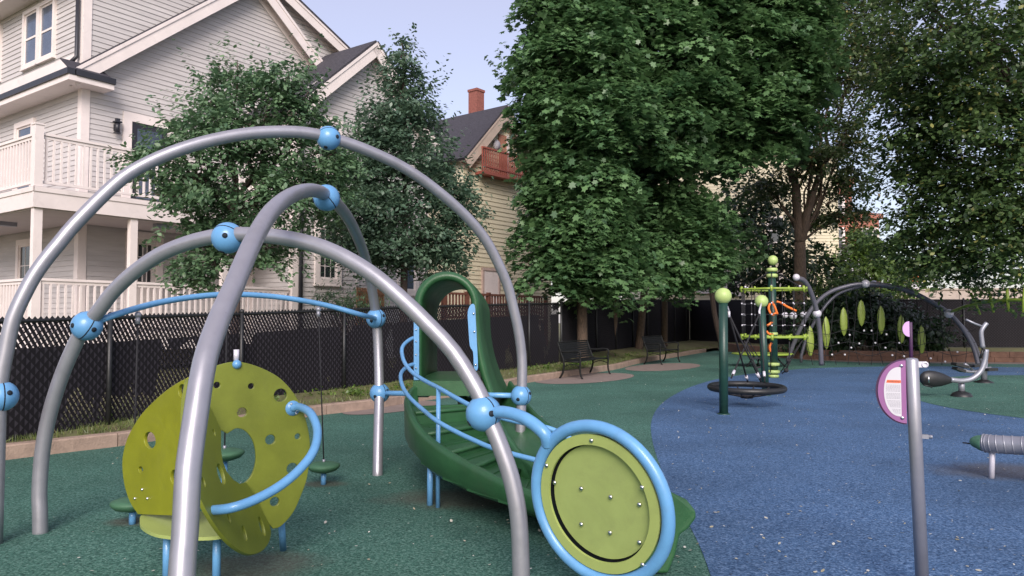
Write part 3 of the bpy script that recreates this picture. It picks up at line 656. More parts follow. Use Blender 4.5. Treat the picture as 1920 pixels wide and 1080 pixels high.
def chain_fence(label, pts, seed, band, picots=True, post_step=2.4, gapt=.60):
    """pts: (x, y, z_bottom, z_top)"""
    t = thing('chain_link_fence', label, 'fence', (pts[0][0], pts[0][1], 0)); o0 = wloc(t)
    verts = []; uvs = []; faces = []; u = 0
    P = [Vector((p[0], p[1], 0)) for p in pts]
    for i, p in enumerate(pts):
        if i: u += (P[i] - P[i - 1]).length
        verts += [(p[0] - o0.x, p[1] - o0.y, p[2]), (p[0] - o0.x, p[1] - o0.y, p[3])]; uvs += [(u, p[3] - p[2]), (u, 0)]
        if i: faces.append((2 * i - 2, 2 * i, 2 * i + 1, 2 * i - 1))
    me = bpy.data.meshes.new('mesh_panel'); me.from_pydata(verts, [], faces); ul = me.uv_layers.new(name='UVMap')
    for lp in me.loops: ul.data[lp.index].uv = uvs[lp.vertex_index]
    me.materials.append(fencemat('slatted_chain_link', seed, band, gapt)); o = bpy.data.objects.new('mesh_panel', me); COL.objects.link(o); o.parent = t
    mb = MB(); tops = [Vector((p[0], p[1], p[3])) for p in pts]
    mb.tube(tops, .022, 8); mb.build('top_rail', M['black'], t)
    L = walk([Vector((p[0], p[1], 0)) for p in pts], post_step)
    def interp(q):
        best = None
        for i in range(len(P) - 1):
            ab = P[i + 1] - P[i]; k = max(0, min(1, (q - P[i]).dot(ab) / ab.length_squared)); e = (P[i] + ab * k - q).length
            if best is None or e < best[0]: best = (e, pts[i][2] + (pts[i + 1][2] - pts[i][2]) * k, pts[i][3] + (pts[i + 1][3] - pts[i][3]) * k, ab.normalized())
        return best
    for q in L:
        e, zb, zt, dr = interp(q); nn = Vector((dr.y, -dr.x, 0)); c = q + nn * .035
        mb = MB(); mb.tube([(c.x, c.y, 0), (c.x, c.y, zt + .02)], .032, 8); mb.ball((c.x, c.y, zt + .04), .038, 10); mb.build('post', M['black'], t)
    if picots:
        mb = MB()
        W2 = walk([Vector((p[0], p[1], 0)) for p in pts], .036); vs = []
        for i, q in enumerate(W2):
            e, zb, zt, dr = interp(q); vs += [q + UP * (zt + .008), q + UP * (zt + (.052 if i % 2 else .014))]
        mb.add(vs, [(2 * i, 2 * i + 2, 2 * i + 3, 2 * i + 1) for i in range(len(W2) - 1)])
        mb.build('knuckles', M['black'], t)
    return t
def FP(px, d, yb, yt): a = at(px, yb, d); b = at(px, yt, d); return (a.x, a.y, a.z, b.z)
fl = [(-8.9, .5, .1, 1.42), FP(40, 8.2, 826, 602), FP(240, 9.6, 798, 595), FP(480, 11.9, 762, 588), FP(740, 15.0, 727, 577), FP(1000, 20.2, 695, 570), (1.35, 21.6, .25, 1.92)]
chain_fence('black slatted chain-link fence running along the kerb in front of the grey house', fl, 3.1, .30, gapt=.585)
fb = [(1.4, 21.7, .25, 1.95), (2.6, 25.5, .3, 2.1), (6, 33, .33, 2.35), (9.5, 40, .36, 2.55)]
chain_fence('dark screened fence behind the row of maple trunks and benches', fb, 8.7, .0, False, gapt=.95)
fr_ = [(9.55, 39.9, .36, 2.5), (11.4, 35, .36, 2.38), (13.2, 30.5, .38, 2.28), (32, 28.3, .38, 2.2)]
chain_fence('black screened fence above the stone wall at the far right', fr_, 15.3, .0, False, 3.0, .95)
# stone retaining wall
rw = thing('retaining_wall', 'low reddish stone block wall at the far edge of the blue surface', 'wall', WB[0])
W_ = [WB[0]] + WB[1:]
for row, (z0, z1) in enumerate(((-.02, .175), (.181, .36))):
    pts_ = walk(W_, .6) if row == 0 else walk([W_[0].lerp(W_[1], .12)] + W_[1:], .6)
    mb = MB()
    for a, b in zip(pts_, pts_[1:]):
        d = (b - a).normalized(); nn = Vector((d.y, -d.x, 0)); hh = random.uniform(-.008, .008)
        c = (a + b) / 2 - nn * (.12 + random.uniform(0, .012)); mb.box(Vector((c.x, c.y, (z0 + z1) / 2)), ((b - a).length - .012, .24, z1 - z0 + hh * .3), (d, nn, UP))
    mb.build('block_course', M['wallblock'], rw)

# ------------------------------------------------------------------ arch climber
def mk_node(mb, c, r, axis, slots=True):
    c = Vector(c); A = Vector(axis).normalized(); mb.ball(c, r, 28, 0, 1.0, A)
    U = A.orthogonal().normalized(); V = A.cross(U)
    mb.lathe(c, [(r * .998, -.004), (r * 1.012, -.002), (r * 1.012, .002), (r * .998, .004)], 28, 1, U)
    if slots:
        for d in (U * .8 + V * .5 + A * .2, -U * .6 + A * .45 + V * .6, V * -1 + A * .3 + U * .3, -U - V * .5 - A * .3):
            d = d.normalized(); q = c + d * (r * .985); T = d.orthogonal().normalized()
            mb.lathe(q, [(.017 * r / .1, -.001), (.017 * r / .1, .0032), (.001, .0032)], 12, 1, d)  # slot holes as dark surface discs, the shade inside put into the colour
arch = thing('arch_climber', 'large climber of three crossing silver arches with blue ball joints and a ring panel', 'climbing frame', (-1.6, 5.6, 0))
FA_L, FA_R = Vector((-3.36, 4.9, 0)), Vector((.086, 7.1, 0))
def planeN(a, b, c): return (b - a).cross(c - a).normalized()
nA = planeN(FA_L, FA_R, FA_L + UP)
A_px = [(-4, 790), (-3, 745), (3, 700), (12, 655), (25, 597), (55, 533), (80, 494), (110, 457), (141, 420), (200, 360), (244, 324), (300, 295), (360, 273), (420, 258), (480, 249), (540, 247), (580, 250), (616, 258), (660, 271), (710, 291), (760, 316), (810, 350), (860, 392), (900, 435), (925, 475), (950, 530), (962, 575), (972, 620), (978, 665), (979, 704), (978, 742), (976, 800), (974, 866)]
pa_ = [pp(x, y, FA_L, nA) for x, y in A_px]
pathA = [Vector((pa_[0].x, pa_[0].y, -.05))] + pa_ + [Vector((pa_[-1].x, pa_[-1].y, -.05))]
B_L = gp(76, 999); B_Rn = at(977, 1068, 4.05); nB = planeN(B_L, Vector((B_Rn.x, B_Rn.y, 0)), B_L + UP)
B_px = [(75, 960), (74, 917), (80, 843), (94, 772), (118, 698), (147, 633), (163, 610), (187, 580), (213, 546), (253, 509), (300, 477), (350, 456), (393, 445), (427, 440), (465, 440), (510, 443), (560, 451), (610, 466), (660, 490), (710, 523), (760, 567), (794, 600), (850, 660), (896, 734), (912, 774), (935, 828), (956, 888), (968, 940), (974, 990), (977, 1068)]
pb_ = [pp(x, y, B_L, nB) for x, y in B_px]
pathB = [Vector((B_L.x, B_L.y, -.05))] + pb_ + [Vector((pb_[-1].x, pb_[-1].y, -.05))]
C1, C2_, C3 = Vector((-1.16, 2.62, 0)), Vector((-1.256, 6.98, 0)), at(590, 356, 5.15); nC = planeN(C1, C2_, C3)
C_px = [(341, 1080), (347, 1000), (352, 900), (357, 850), (367, 780), (377, 715), (389, 660), (413, 593), (437, 540), (457, 492), (480, 442), (510, 395), (545, 367), (577, 357), (603, 361), (626, 377), (645, 398), (661, 424), (677, 461), (688, 497), (697, 540), (703, 577), (706, 600), (709, 653), (711, 737), (709, 823), (708, 885)]
pc_ = [pp(x, y, C1, nC) for x, y in C_px]
fc = pc_[0]; pathC = [Vector((-1.15, 2.60, -.05))] + pc_ + [Vector((pc_[-1].x, pc_[-1].y, -.05))]
TR = .0475
for pth in (pathA, pathB, pathC):
    mb = MB(); mb.tube(cr(pth, 3), TR, 20); mb.build('arch_tube', M['steel'], arch)
def near(path, px, py, pl): return pp(px, py, *pl)
plA, plB, plC = (FA_L, nA), (B_L, nB), (C1, nC)
for (px, py, pl, axd) in ((3, 743, plA, (0, 0, 1)), (616, 259, plA, (1, .6, -.1)), (977, 742, plA, (0, 0, 1)), (163, 611, plB, (.6, 0, .8)), (427, 446, plB, (1, -.3, .1)), (907, 775, plB, (.4, -.2, -.9)), (612, 371, plC, (0, 1, -.3)), (705, 597, plC, (0, 0, 1)), (712, 737, plC, (0, 0, 1))):
    mb = MB(); mk_node(mb, pp(px, py, *pl), .099, axd); mb.build('ball_joint', [M['blue'], M['dark']], arch)
n1 = pp(163, 611, *plB); n2 = pp(705, 597, *plC)
rail_px = [(220, 589, 5.12), (300, 567, 5.5), (380, 555, 5.82), (450, 552, 6.08), (530, 558, 6.35), (610, 572, 6.6), (680, 591, 6.78)]
rail = cr([n1] + [at(*p) for p in rail_px] + [n2], 6)
mb = MB(); mb.tube(rail, .023, 12); mb.build('blue_rail', M['blue'], arch)
# bars from the joints to the slide hood
nm = pp(712, 737, *plC); nr = pp(977, 742, *plA)
mb = MB(); mb.tube([nm, at(775, 738, 7.2)], .026, 12); mb.build('blue_bar', M['blue'], arch)
mb = MB(); mb.tube([at(880, 740, 7.2), nr], .026, 12); mb.build('blue_bar', M['blue'], arch)
# ring panel on its arm
nb = pp(907, 775, *plB)
RC = at(1122, 943, 3.72); Rn = Vector((-.64, -.76, -.12)).normalized(); RR = .383
RX = Vector((-Rn.y, Rn.x, 0)).normalized(); RX = RX if RX.x > 0 else -RX
RY = Rn.cross(RX); RY = RY if RY.z > 0 else -RY
def rp_(a, rad, off=0): return RC + RX * (rad * math.cos(a)) + RY * (rad * math.sin(a)) + Rn * off
mb = MB(); mb.tube([rp_(2 * math.pi * k / 64, RR) for k in range(64)], .032, 16, closed=True)
ring = mb.build('ring_panel', M['blue'], arch)
hit = rp_(R_(138), RR)
mb = MB(); mb.tube(cr([nb, at(945, 773, 4.03), at(985, 785, 3.93), at(1020, 812, 3.86), hit], 8), .034, 16); mb.build('support_arm', M['blue'], arch)
def disc(mb, r0, r1, off, th, mat=0, seg=72):
    prof = [(r0, -th / 2), (r1, -th / 2), (r1, th / 2), (r0, th / 2), (r0, -th / 2)]
    for i in range(4):
        mb.lathe(RC + Rn * off, prof[i:i + 2], seg, mat, Rn)
    return mb
mb = MB(); disc(mb, .293, .345, .008, .014)
for s_ in mb.sm: pass
mb.sm = [False] * len(mb.sm); mb.build('rim_plate', M['limep'], ring)
mb = MB(); disc(mb, .001, .284, -.026, .014); mb.sm = [False] * len(mb.sm); mb.build('disc_plate', M['limedisc'], ring)
mb = MB(); disc(mb, .001, .33, -.050, .012); mb.sm = [False] * len(mb.sm); mb.build('gap_shade_disc', M['black'], ring)  # black disc added behind the plates; its colour stands for shade in the gap
for (bx, by, of) in ((1109, 826, .016), (1025, 873, .016), (1204, 914, .016), (1025, 999, .016), (1205, 1059, .016), (1040, 905, -.013), (1090, 916, -.013), (1145, 932, -.013), (1199, 946, -.013), (1040, 968, -.013), (1090, 983, -.013), (1144, 999, -.013), (1199, 1017, -.013)):
    q = pp(bx, by, RC + Rn * of, Rn); mb = MB(); mb.lathe(q, [(.0115, 0), (.0115, .003), (.009, .007), (.004, .009), (.001, .009)], 12, 0, Rn); mb.build('bolt', M['bolt'], ring)

# ------------------------------------------------------------------ stepping pods on cables
def nearest(path, px):
    best = None
    for q in path:
        u = q.x / q.y; x = 960 + u * F
        if best is None or abs(x - px) < best[0]: best = (abs(x - px), q)
    return best[1]
for (px, py, d, rad, railpx, lab) in ((249, 944, 5.38, .148, 262, 'green stepping pod on a short blue post left of the lime saucer panel'), (421, 851, 5.9, .15, 430, 'green stepping pod seen through the round hole of the lime saucer panel'), (607, 875, 6.66, .143, 598, 'green stepping pod standing clear to the right of the lime saucer panel')):
    c = at(px, py, d); t = thing('stepping_pod', lab, 'stepping pod', (c.x, c.y, 0), 'green stepping pods on cables')
    mb = MB(); r = rad; mb.lathe(c, [(.001, -.055), (r * .35, -.052), (r * .8, -.03), (r * .97, -.005), (r, .008), (r * .97, .02), (r * .75, .032), (r * .3, .042), (.001, .044)], 32); mb.build('disc', M['pod'], t)
    mb = MB(); mb.tube([(c.x, c.y, 0), (c.x, c.y, c.z - .045)], .024, 12); mb.build('post', M['blue'], t)
    q = nearest(rail, railpx)
    mb = MB(); mb.tube([c + UP * .04, q - UP * .06], .0065, 6); mb.build('cable', M['rope'], t)
    mb = MB(); mb.tube([q - UP * .065, q - UP * .115], .016, 10); mb.ball(q - UP * .05, .024, 10); mb.build('cable_clamp', M['steel2'], t); mb = MB(); mb.tube([c + UP * .03, c + UP * .065], .013, 8); mb.build('ferrule', M['steel2'], t)

# ------------------------------------------------------------------ lime saucer climber
def plate(name, p0, n, outline, holes, th, m, parent, smooth=6, ext=1):
    n = n.normalized(); X = n.cross(UP).normalized(); Y = X.cross(n)
    p0 = Vector(p0)
    def loc(px, py): q = pp(px, py, p0, n) - p0; return (q.dot(X), q.dot(Y))
    cu = bpy.data.curves.new(name, 'CURVE'); cu.dimensions = '2D'; cu.fill_mode = 'BOTH'; cu.extrude = th / 2; cu.bevel_depth = 0.0025; cu.bevel_resolution = 1
    def spl(pts):
        s = cu.splines.new('POLY'); s.points.add(len(pts) - 1); s.use_cyclic_u = True
        for i, p in enumerate(pts): s.points[i].co = (p[0], p[1], 0, 1)
    spl(outline(loc) if callable(outline) else outline)
    for h in holes:
        cx, cy = loc(h[0], h[1]); rx = h[2]; ry = h[3] if len(h) > 3 else rx
        spl([(cx + rx * math.cos(a), cy + ry * math.sin(a)) for a in [2 * math.pi * k / 28 for k in range(28)]])
    tmp = bpy.data.objects.new('tmp', cu); COL.objects.link(tmp)
    dg = bpy.context.evaluated_depsgraph_get(); me = bpy.data.meshes.new_from_object(tmp.evaluated_get(dg)); bpy.data.objects.remove(tmp)
    Mx = Matrix((X, Y, n)).transposed().to_4x4(); Mx.translation = p0 - wloc(parent); me.transform(Mx)
    me.materials.clear(); me.materials.append(m); me.name = name
    o = bpy.data.objects.new(name, me); COL.objects.link(o); o.parent = parent
    return o, X, Y
sauc = thing('saucer_climber', 'lime green climbing panels with round holes, folded together under the silver arches', 'climbing panel', (-1.65, 4.3, 0))
K = at(445, 857, 4.35)
nR = Vector((.57, -.82, 0)).normalized()             # plate recedes to the right
def outR(loc):
    pts = [(352, 712), (380, 697), (410, 685), (443, 679), (480, 687), (520, 707), (548, 736), (567, 772), (578, 815), (579, 850), (574, 895), (562, 930), (548, 960), (526, 985), (508, 992), (489, 961), (470, 925), (455, 905)]
    return [tuple(v) for v in cr([Vector((*loc(*p), 0)) for p in pts[:15]], 4)] + [loc(*p) for p in pts[15:]] + [loc(436, 880), loc(420, 800), loc(395, 760)]
# main disc with the round central hole cut as a notch in the left edge and holes around it
def outR2(loc):
    rim = cr([Vector((*loc(*p), 0)) for p in [(350, 714), (380, 697), (410, 685), (443, 679), (480, 687), (520, 707), (548, 736), (567, 772), (578, 815), (579, 850), (574, 895), (562, 930), (548, 960), (526, 985), (511, 990)]], 4)
    back = [loc(500, 975), loc(476, 930), loc(462, 906)]
    hole = [loc(445 + 35 * math.cos(a), 856 + 54 * math.sin(a)) for a in [R_(80 - 10 * k) for k in range(0, 19)]]
    hole += [loc(x, y) for x, y in ((425, 812), (411, 803), (398, 776), (372, 735))]
    return [(v.x, v.y) for v in rim] + back + hole
oR, XR, YR = plate('hole_panel', K, nR, outR2, [(406, 722, .021), (470, 724, .020), (525, 741, .042), (453, 773, .030), (506, 824, .032), (557, 818, .020), (547, 878, .036), (514, 940, .030)], .016, M['olive2'], sauc)
KL = at(352, 850, 4.12); nL = Vector((-.62, -.78, 0)).normalized()
def outL(loc):
    rim = cr([Vector((*loc(*p), 0)) for p in [(356, 708), (330, 722), (300, 745), (268, 778), (244, 818), (233, 860), (236, 905), (247, 940), (262, 963)]], 4)
    return [(v.x, v.y) for v in rim] + [loc(356, 966)]
oL, XL, YL = plate('hole_panel', KL, nL, outL, [(284, 825, .072, .050), (267, 880, .030, .020), (345, 733, .045, .04), (330, 894, .045, .042)], .016, M['olive'], sauc)
H1 = at(372, 705, 4.12); H2 = at(512, 988, 4.52); H3 = at(385, 961, 3.70); nF = planeN(H1, H2, H3)
if nF.y > 0: nF = -nF
def outF(loc):
    rim = cr([Vector((*loc(*p), 0)) for p in [(350, 712), (343, 760), (343, 820), (352, 885), (370, 932), (386, 963), (404, 991), (424, 1015), (445, 1032), (467, 1040), (487, 1034), (500, 1019), (505, 1000), (502, 984)]], 4)
    inner = [(489, 961), (478, 938), (465, 915), (458, 906), (447, 909), (434, 901), (422, 886), (414, 866), (411, 845), (411, 806), (398, 778), (385, 752), (370, 722)]
    return [(v.x, v.y) for v in rim] + [loc(*p) for p in inner]
oF, XF, YF = plate('hole_panel', H1, nF, outF, [(398, 812, .016, .022), (411, 890, .042, .06), (378, 905, .018, .028), (426, 973, .016, .028), (455, 1001, .026, .045), (488, 988, .034, .06)], .016, M['olive2'], sauc)
# seat
sc_ = at(366, 984, 3.9)
def outS(cx, cz): pass
mb = MB(); so_ = pp(262, 972, Vector((0, 0, sc_.z)), UP); 
seat_px = [(262, 978), (266, 990), (290, 1003), (330, 1009), (380, 1010), (415, 1007), (432, 1000), (436, 985), (430, 968), (400, 962), (350, 961), (290, 962), (266, 968)]
Vs = [pp(x, y, Vector((0, 0, .30)), UP) for x, y in seat_px]
Vs = cr(Vs, 4, True); nV = len(Vs)
mb.add([v + UP * .008 for v in Vs] + [v - UP * .010 for v in Vs], [list(range(nV)), list(range(nV, 2 * nV))[::-1]] + [(i, nV + i, nV + (i + 1) % nV, (i + 1) % nV) for i in range(nV)])
seat = mb.build('seat', M['limep'], sauc)
for (px, py) in ((314, 1000), (407, 1000)):
    q = pp(px, py, Vector((0, 0, .28)), UP); mb = MB(); mb.tube([(q.x, q.y, 0), (q.x, q.y, .29)], .0225, 12); mb.build('leg', M['blue'], sauc)
q = at(527, 968, 4.62); g = gp(531, 1032); mb = MB(); mb.tube([(g.x, g.y, 0), q], .0205, 12); mb.ball(q, .024, 10, 0); mb.build('leg', M['blue'], sauc)
ha, hb = pp(548, 765, K, nR), pp(397, 957, H1, nF)
hp = cr([ha, at(563, 764, 4.50), at(583, 776, 4.36), at(595, 808, 4.24), at(588, 845, 4.10), at(562, 880, 3.98), at(525, 911, 3.88), at(480, 936, 3.79), at(435, 952, 3.72), hb], 6)
mb = MB(); mb.tube(hp, .0245, 14); mb.lathe(ha, [(.001, .014), (.045, .014), (.045, .004), (.045, 0)], 20, 0, (nR)); mb.lathe(hb, [(.001, .014), (.05, .014), (.05, .0)], 20, 0, nF)
mb.build('handle', M['blue'], sauc)
mb = MB(); q = pp(443, 683, K, nR); mb.ball(q + nR * .012, .026, 12); mb.build('cable_clamp', M['blue'], sauc)
mb = MB(); mb.tube([q + UP * .02, q + UP * .085], .016, 10); mb.build('cable_end', M['silver'], sauc)
for (bx, by, pl) in ((392, 757, (H1, nF)), (413, 801, (H1, nF)), (463, 908, (H1, nF)), (484, 947, (H1, nF)), (507, 990, (H1, nF)), (469, 972, (H1, nF)), (271, 917, (KL, nL)), (257, 934, (KL, nL)), (281, 934, (KL, nL)), (545, 757, (K, nR)), (554, 775, (K, nR))):
    q = pp(bx, by, *pl); mb = MB(); mb.ball(q + pl[1] * .012, .0085, 10); mb.tube([q, q + pl[1] * .02], .0045, 8); mb.build('bolt', M['bolt'], sauc)

# ------------------------------------------------------------------ green stair slide
sldT = thing('spiral_slide', 'green moulded spiral stair and slide with an arched entry hood and blue handrails', 'slide', (-.4, 6.4, 0))
def archrow(d, pxl, pxr, yt, yb, flareL=0, flareR=0, n=26):
    """an arch: up the left side, round the top, down the right"""
    xl = at(pxl, 600, d).x; xr = at(pxr, 600, d).x; zt = at(900, yt, d).z; zb = at(900, yb, d).z
    r = (xr - xl) / 2; cx = (xl + xr) / 2; zs = zt - r * 1.02; o = []
    for k in range(8):
        t = k / 8; o.append(Vector((xl - flareL * (1 - t) ** 2.2, d, zb + (zs - zb) * t)))
    for k in range(n + 1):
        a = math.pi * (1 - k / n); o.append(Vector((cx + r * math.cos(a), d, zs + r * 1.02 * math.sin(a))))
    for k in range(1, 9):
        t = k / 8; o.append(Vector((xr + flareR * t ** 2.2, d, zs + (zb - zs) * t)))
    return o
rows = []
def loft(mb, rows, mat=0, closed=False, smooth=True):
    n = len(rows[0]); vs = [v for r in rows for v in r]; fs = []
    m = len(rows)
    for i in range(m if closed else m - 1):
        j = (i + 1) % m
        for k in range(n - 1): fs.append((i * n + k, i * n + k + 1, j * n + k + 1, j * n + k))
    mb.add(vs, fs, mat, smooth)
mb = MB()
outerF = archrow(7.20, 776, 899, 509, 742, .00, .16); outerF2 = archrow(7.16, 782, 894, 514, 742, .0, .16)
innerF = archrow(7.16, 788, 888, 521, 742, .0, .16); innerF2 = archrow(7.20, 792, 884, 526, 742, 0, .16)
outerM = archrow(7.8, 788, 908, 519, 745, .02, .22); outerB = archrow(8.4, 806, 919, 535, 745, .02, .26)
innerM = archrow(7.8, 803, 897, 530, 735, .02, .16); innerB = archrow(8.4, 820, 912, 543, 735, .0, .16)
loft(mb, [outerB, outerM, outerF, outerF2, innerF, innerF2, innerM, innerB, outerB])
hood = mb.build('entry_hood', M['green'], sldT)
# platform and its riser
mb = MB(); p0, p1, p2, p3 = at(782, 712, 7.2), at(893, 712, 7.2), at(905, 698, 8.4), at(812, 698, 8.4)
zpl = p0.z
for p in (p0, p1, p2, p3): p.z = zpl
def prism(mb, top, z0, mat=0):
    n = len(top); mb.add(list(top) + [Vector((t.x, t.y, z0)) for t in top], [list(range(n)), list(range(n, 2 * n))[::-1]] + [(i, n + i, n + (i + 1) % n, (i + 1) % n) for i in range(n)], mat)
prism(mb, [p0 + Vector((-.02, -.14, 0)), p1 + Vector((.05, -.14, 0)), p2, p3], zpl - .14)
mb.build('platform', M['green'], sldT)
# outer wall of the stairs
def wpt(px, yt, yb, d): a = at(px, yt, d); b = at(px, yb, d); return (Vector((a.x, a.y, 0)), b.z, a.z)
ow = [wpt(776, 722, 770, 7.1), wpt(764, 733, 800, 6.95), wpt(760, 747, 822, 6.7), wpt(766, 770, 840, 6.4), wpt(779, 796, 860, 6.1), wpt(802, 820, 884, 5.82), wpt(830, 841, 902, 5.6), wpt(857, 857, 915, 5.45), wpt(895, 877, 932, 5.27), wpt(934, 897, 945, 5.1), wpt(994, 921, 966, 4.9), wpt(1060, 945, 985, 4.75), wpt(1110, 960, 1000, 4.7)]
pc3 = cr([o[0] for o in ow], 4); zb3 = cr([Vector((o[1], 0, 0)) for o in ow], 4); zt3 = cr([Vector((o[2], 0, 0)) for o in ow], 4)
mb = MB(); sec = []
for i in range(len(pc3)):
    t = (pc3[min(i + 1, len(pc3) - 1)] - pc3[max(i - 1, 0)]).normalized(); nn = Vector((-t.y, t.x, 0))  # inward (towards the steps)
    zt, zb = zt3[i].x, zb3[i].x; p = pc3[i]
    sec.append([p + nn * .10 + UP * (zb - .02), p + nn * .03 + UP * zb, p - nn * .005 + UP * (zb + .04), p - nn * .012 + UP * (zt - .04), p - nn * .004 + UP * (zt - .008), p + nn * .012 + UP * zt, p + nn * .035 + UP * zt, p + nn * .048 + UP * (zt - .012), p + nn * .05 + UP * (zb + .0), p + nn * .10 + UP * (zb - .02)])
loft(mb, sec); mb.build('side_wall', M['green'], sldT)
# treads: boxes between outer wall and an inner curve
inn_px = [(893, 742, 7.05), (905, 760, 6.9), (915, 785, 6.7), (925, 805, 6.5), (935, 830, 6.25), (948, 850, 6.0), (965, 872, 5.75), (990, 890, 5.55), (1030, 905, 5.4), (1070, 920, 5.3)]
inner = cr([Vector((at(x, y, d).x, d, 0)) for x, y, d in inn_px], 5)
steps = 7; 
def param(curve, t): f = t * (len(curve) - 1); i = min(int(f), len(curve) - 2); return curve[i].lerp(curve[i + 1], f - i)
ztop = zpl - .11; zbot = .16
mb = MB()
for k in range(steps):
    t0, t1 = k / steps, (k + 1) / steps; z = ztop - (ztop - zbot) * k / (steps - 1)
    ts = [t0 + (t1 - t0) * q / 4 for q in range(5)]
    o_ = [param(pc3[6:], t) for t in ts]; i_ = [param(inner, t) for t in ts]
    fi = 6 + (len(zt3) - 7) * (t0 + t1) / 2; z = min(zt3[int(fi)].x - .07, zpl - .13); zu = zb3[int(6 + (len(zb3) - 7) * t0)].x + .012
    top = [Vector((p.x, p.y, z)) for p in o_] + [Vector((p.x, p.y, z)) for p in reversed(i_)]
    prism(mb, top, zu)
    a, b = o_[-1], i_[-1]; dd = (b - a).normalized()
    mb.tube([Vector((a.x, a.y, z - .012)) + dd * .06, Vector((b.x, b.y, z - .012)) - dd * .02], .019, 8)
    m0, m1 = o_[2].lerp(i_[2], .2), o_[2].lerp(i_[2], .9)
    mb.bar(Vector((m0.x, m0.y, z + .006)), Vector((m1.x, m1.y, z + .006)), .012, .012)
mb.build('steps', M['green'], sldT)
# inner spine wall between stair and slide
mb = MB(); sec = []
for i, p in enumerate(inner):
    f = i / (len(inner) - 1); zt = zpl - .12 - (zpl - .42) * f; t = (inner[min(i + 1, len(inner) - 1)] - inner[max(i - 1, 0)]).normalized(); nn = Vector((-t.y, t.x, 0))
    sec.append([p + UP * .02, p + UP * (zt - .02), p + nn * .01 + UP * zt, p + nn * .05 + UP * zt, p + nn * .06 + UP * (zt - .02), p + nn * .06 + UP * .02])
loft(mb, sec); mb.build('spine_wall', M['green'], sldT)
# slide chute
ch = cr([Vector((-.30, 8.1, .62)), Vector((-.16, 7.5, .48)), Vector((-.02, 6.9, .38)), Vector((.2, 6.2, .30)), Vector((.45, 5.5, .24)), Vector((.65, 4.9, .19)), Vector((.75, 4.5, .165))], 6)
mb = MB(); sec = []
for i, p in enumerate(ch):
    t = (ch[min(i + 1, len(ch) - 1)] - ch[max(i - 1, 0)]); t.z = 0; t.normalize(); nn = Vector((t.y, -t.x, 0)) * -1
    prof = [(-.22, -.13), (-.315, .14), (-.30, .165), (-.275, .165), (-.262, .14), (-.235, .03), (-.15, 0), (.15, 0), (.235, .03), (.262, .14), (.275, .165), (.30, .165), (.315, .14), (.22, -.13)]
    sec.append([p + nn * a + UP * (b if b > -.1 else -p.z + .03) for a, b in prof])
loft(mb, sec); e = sec[-1]; mb.add(e, [list(range(len(e)))]); e = sec[0]; mb.add(e, [list(range(len(e)))[::-1]])
mb.build('chute', M['green'], sldT)
# exit lip standing proud at the end of the chute
LN = Vector((.3, -.95, 0)).normalized(); 
lip = [at(1236, 902, 4.35), at(1258, 922, 4.3), at(1290, 938, 4.3), at(1306, 958, 4.3), at(1307, 972, 4.3), at(1292, 992, 4.3), at(1276, 1004, 4.3), at(1268, 1040, 4.3), at(1254, 1076, 4.3), at(1190, 1076, 4.3), at(1180, 920, 4.35)]
mb = MB(); nb_ = len(lip); back = [v + Vector((-.10, .42, -.01)) for v in lip]
mb.add(lip + back, [list(range(nb_))[::-1], list(range(nb_, 2 * nb_))] + [(i, (i + 1) % nb_, nb_ + (i + 1) % nb_, nb_ + i) for i in range(nb_)]); lo = mb.build('exit_lip', M['green'], sldT)
bv = lo.modifiers.new('b', 'BEVEL'); bv.width = .018; bv.segments = 3; bv.limit_method = 'ANGLE'
# handrails
up_ = cr([at(784, 631, 7.2), at(768, 637, 7.1), at(754, 652, 6.9), at(757, 676, 6.65), at(772, 697, 6.4), at(795, 713, 6.15), at(822, 727, 5.85), at(855, 746, 5.6), at(890, 764, 5.4), at(940, 783, 5.2), at(1000, 797, 5.05), at(1040, 807, 5.0), at(1100, 840, 4.9)], 5)
lo_ = cr([at(784, 681, 7.2), at(766, 686, 7.05), at(752, 700, 6.85), at(754, 722, 6.55), at(768, 745, 6.25), at(795, 770, 5.9), at(820, 790, 5.6), at(860, 812, 5.42), at(890, 826, 5.28), at(918, 838, 5.18), at(960, 851, 5.05), at(1010, 864, 4.95), at(1080, 885, 4.85)], 5)
for pth in (up_, lo_):
    mb = MB(); mb.tube(pth, .0175, 12); mb.build('handrail', M['blue'], sldT)
q = nearest(up_, 821); g = gp(822, 965); mb = MB(); mb.tube([(q.x, q.y, 0), q], .0175, 12); mb.build('rail_post', M['blue'], sldT)
g = gp(806, 947); mb = MB(); mb.tube([(g.x, g.y, 0), (g.x, g.y + .02, .35)], .024, 12); mb.build('support_leg', M['blue'], sldT)
g = at(930, 900, 6.6); mb = MB(); mb.tube([(g.x, g.y, 0), (g.x, g.y, .6)], .03, 12); mb.build('support_leg', M['dkgreen'], sldT)
# blue side plates on the hood
mb = MB(); a = at(781, 585, 7.13); b = at(781, 712, 7.13); mb.bar(a, b, .05, .02, (0, 1, 0)); mb.build('side_plate', M['blue'], sldT)
gpl = [(884, 571), (891, 573), (893, 600), (895, 640), (897, 690), (890, 690), (888, 660), (882, 648), (879, 610), (878, 585)]
mb = MB(); v = [at(x - 1, y, 7.10) for x, y in gpl]; v = cr(v, 3, True); nb_ = len(v); bk = [q + Vector((0, .035, 0)) for q in v]
mb.add(v + bk, [list(range(nb_)), list(range(nb_, 2 * nb_))[::-1]] + [(i, nb_ + i, nb_ + (i + 1) % nb_, (i + 1) % nb_) for i in range(nb_)]); mb.build('grip_plate', M['blue'], sldT)
for y in (588, 622, 684):
    mb = MB(); mb.ball(at(888 + (y - 588) * .04, y, 7.095), .012, 8); mb.build('bolt', M['bolt'], sldT)
for y in (618, 640, 665, 690):
    mb = MB(); mb.ball(at(780, y, 7.11), .008, 8); mb.build('bolt', M['bolt'], sldT)

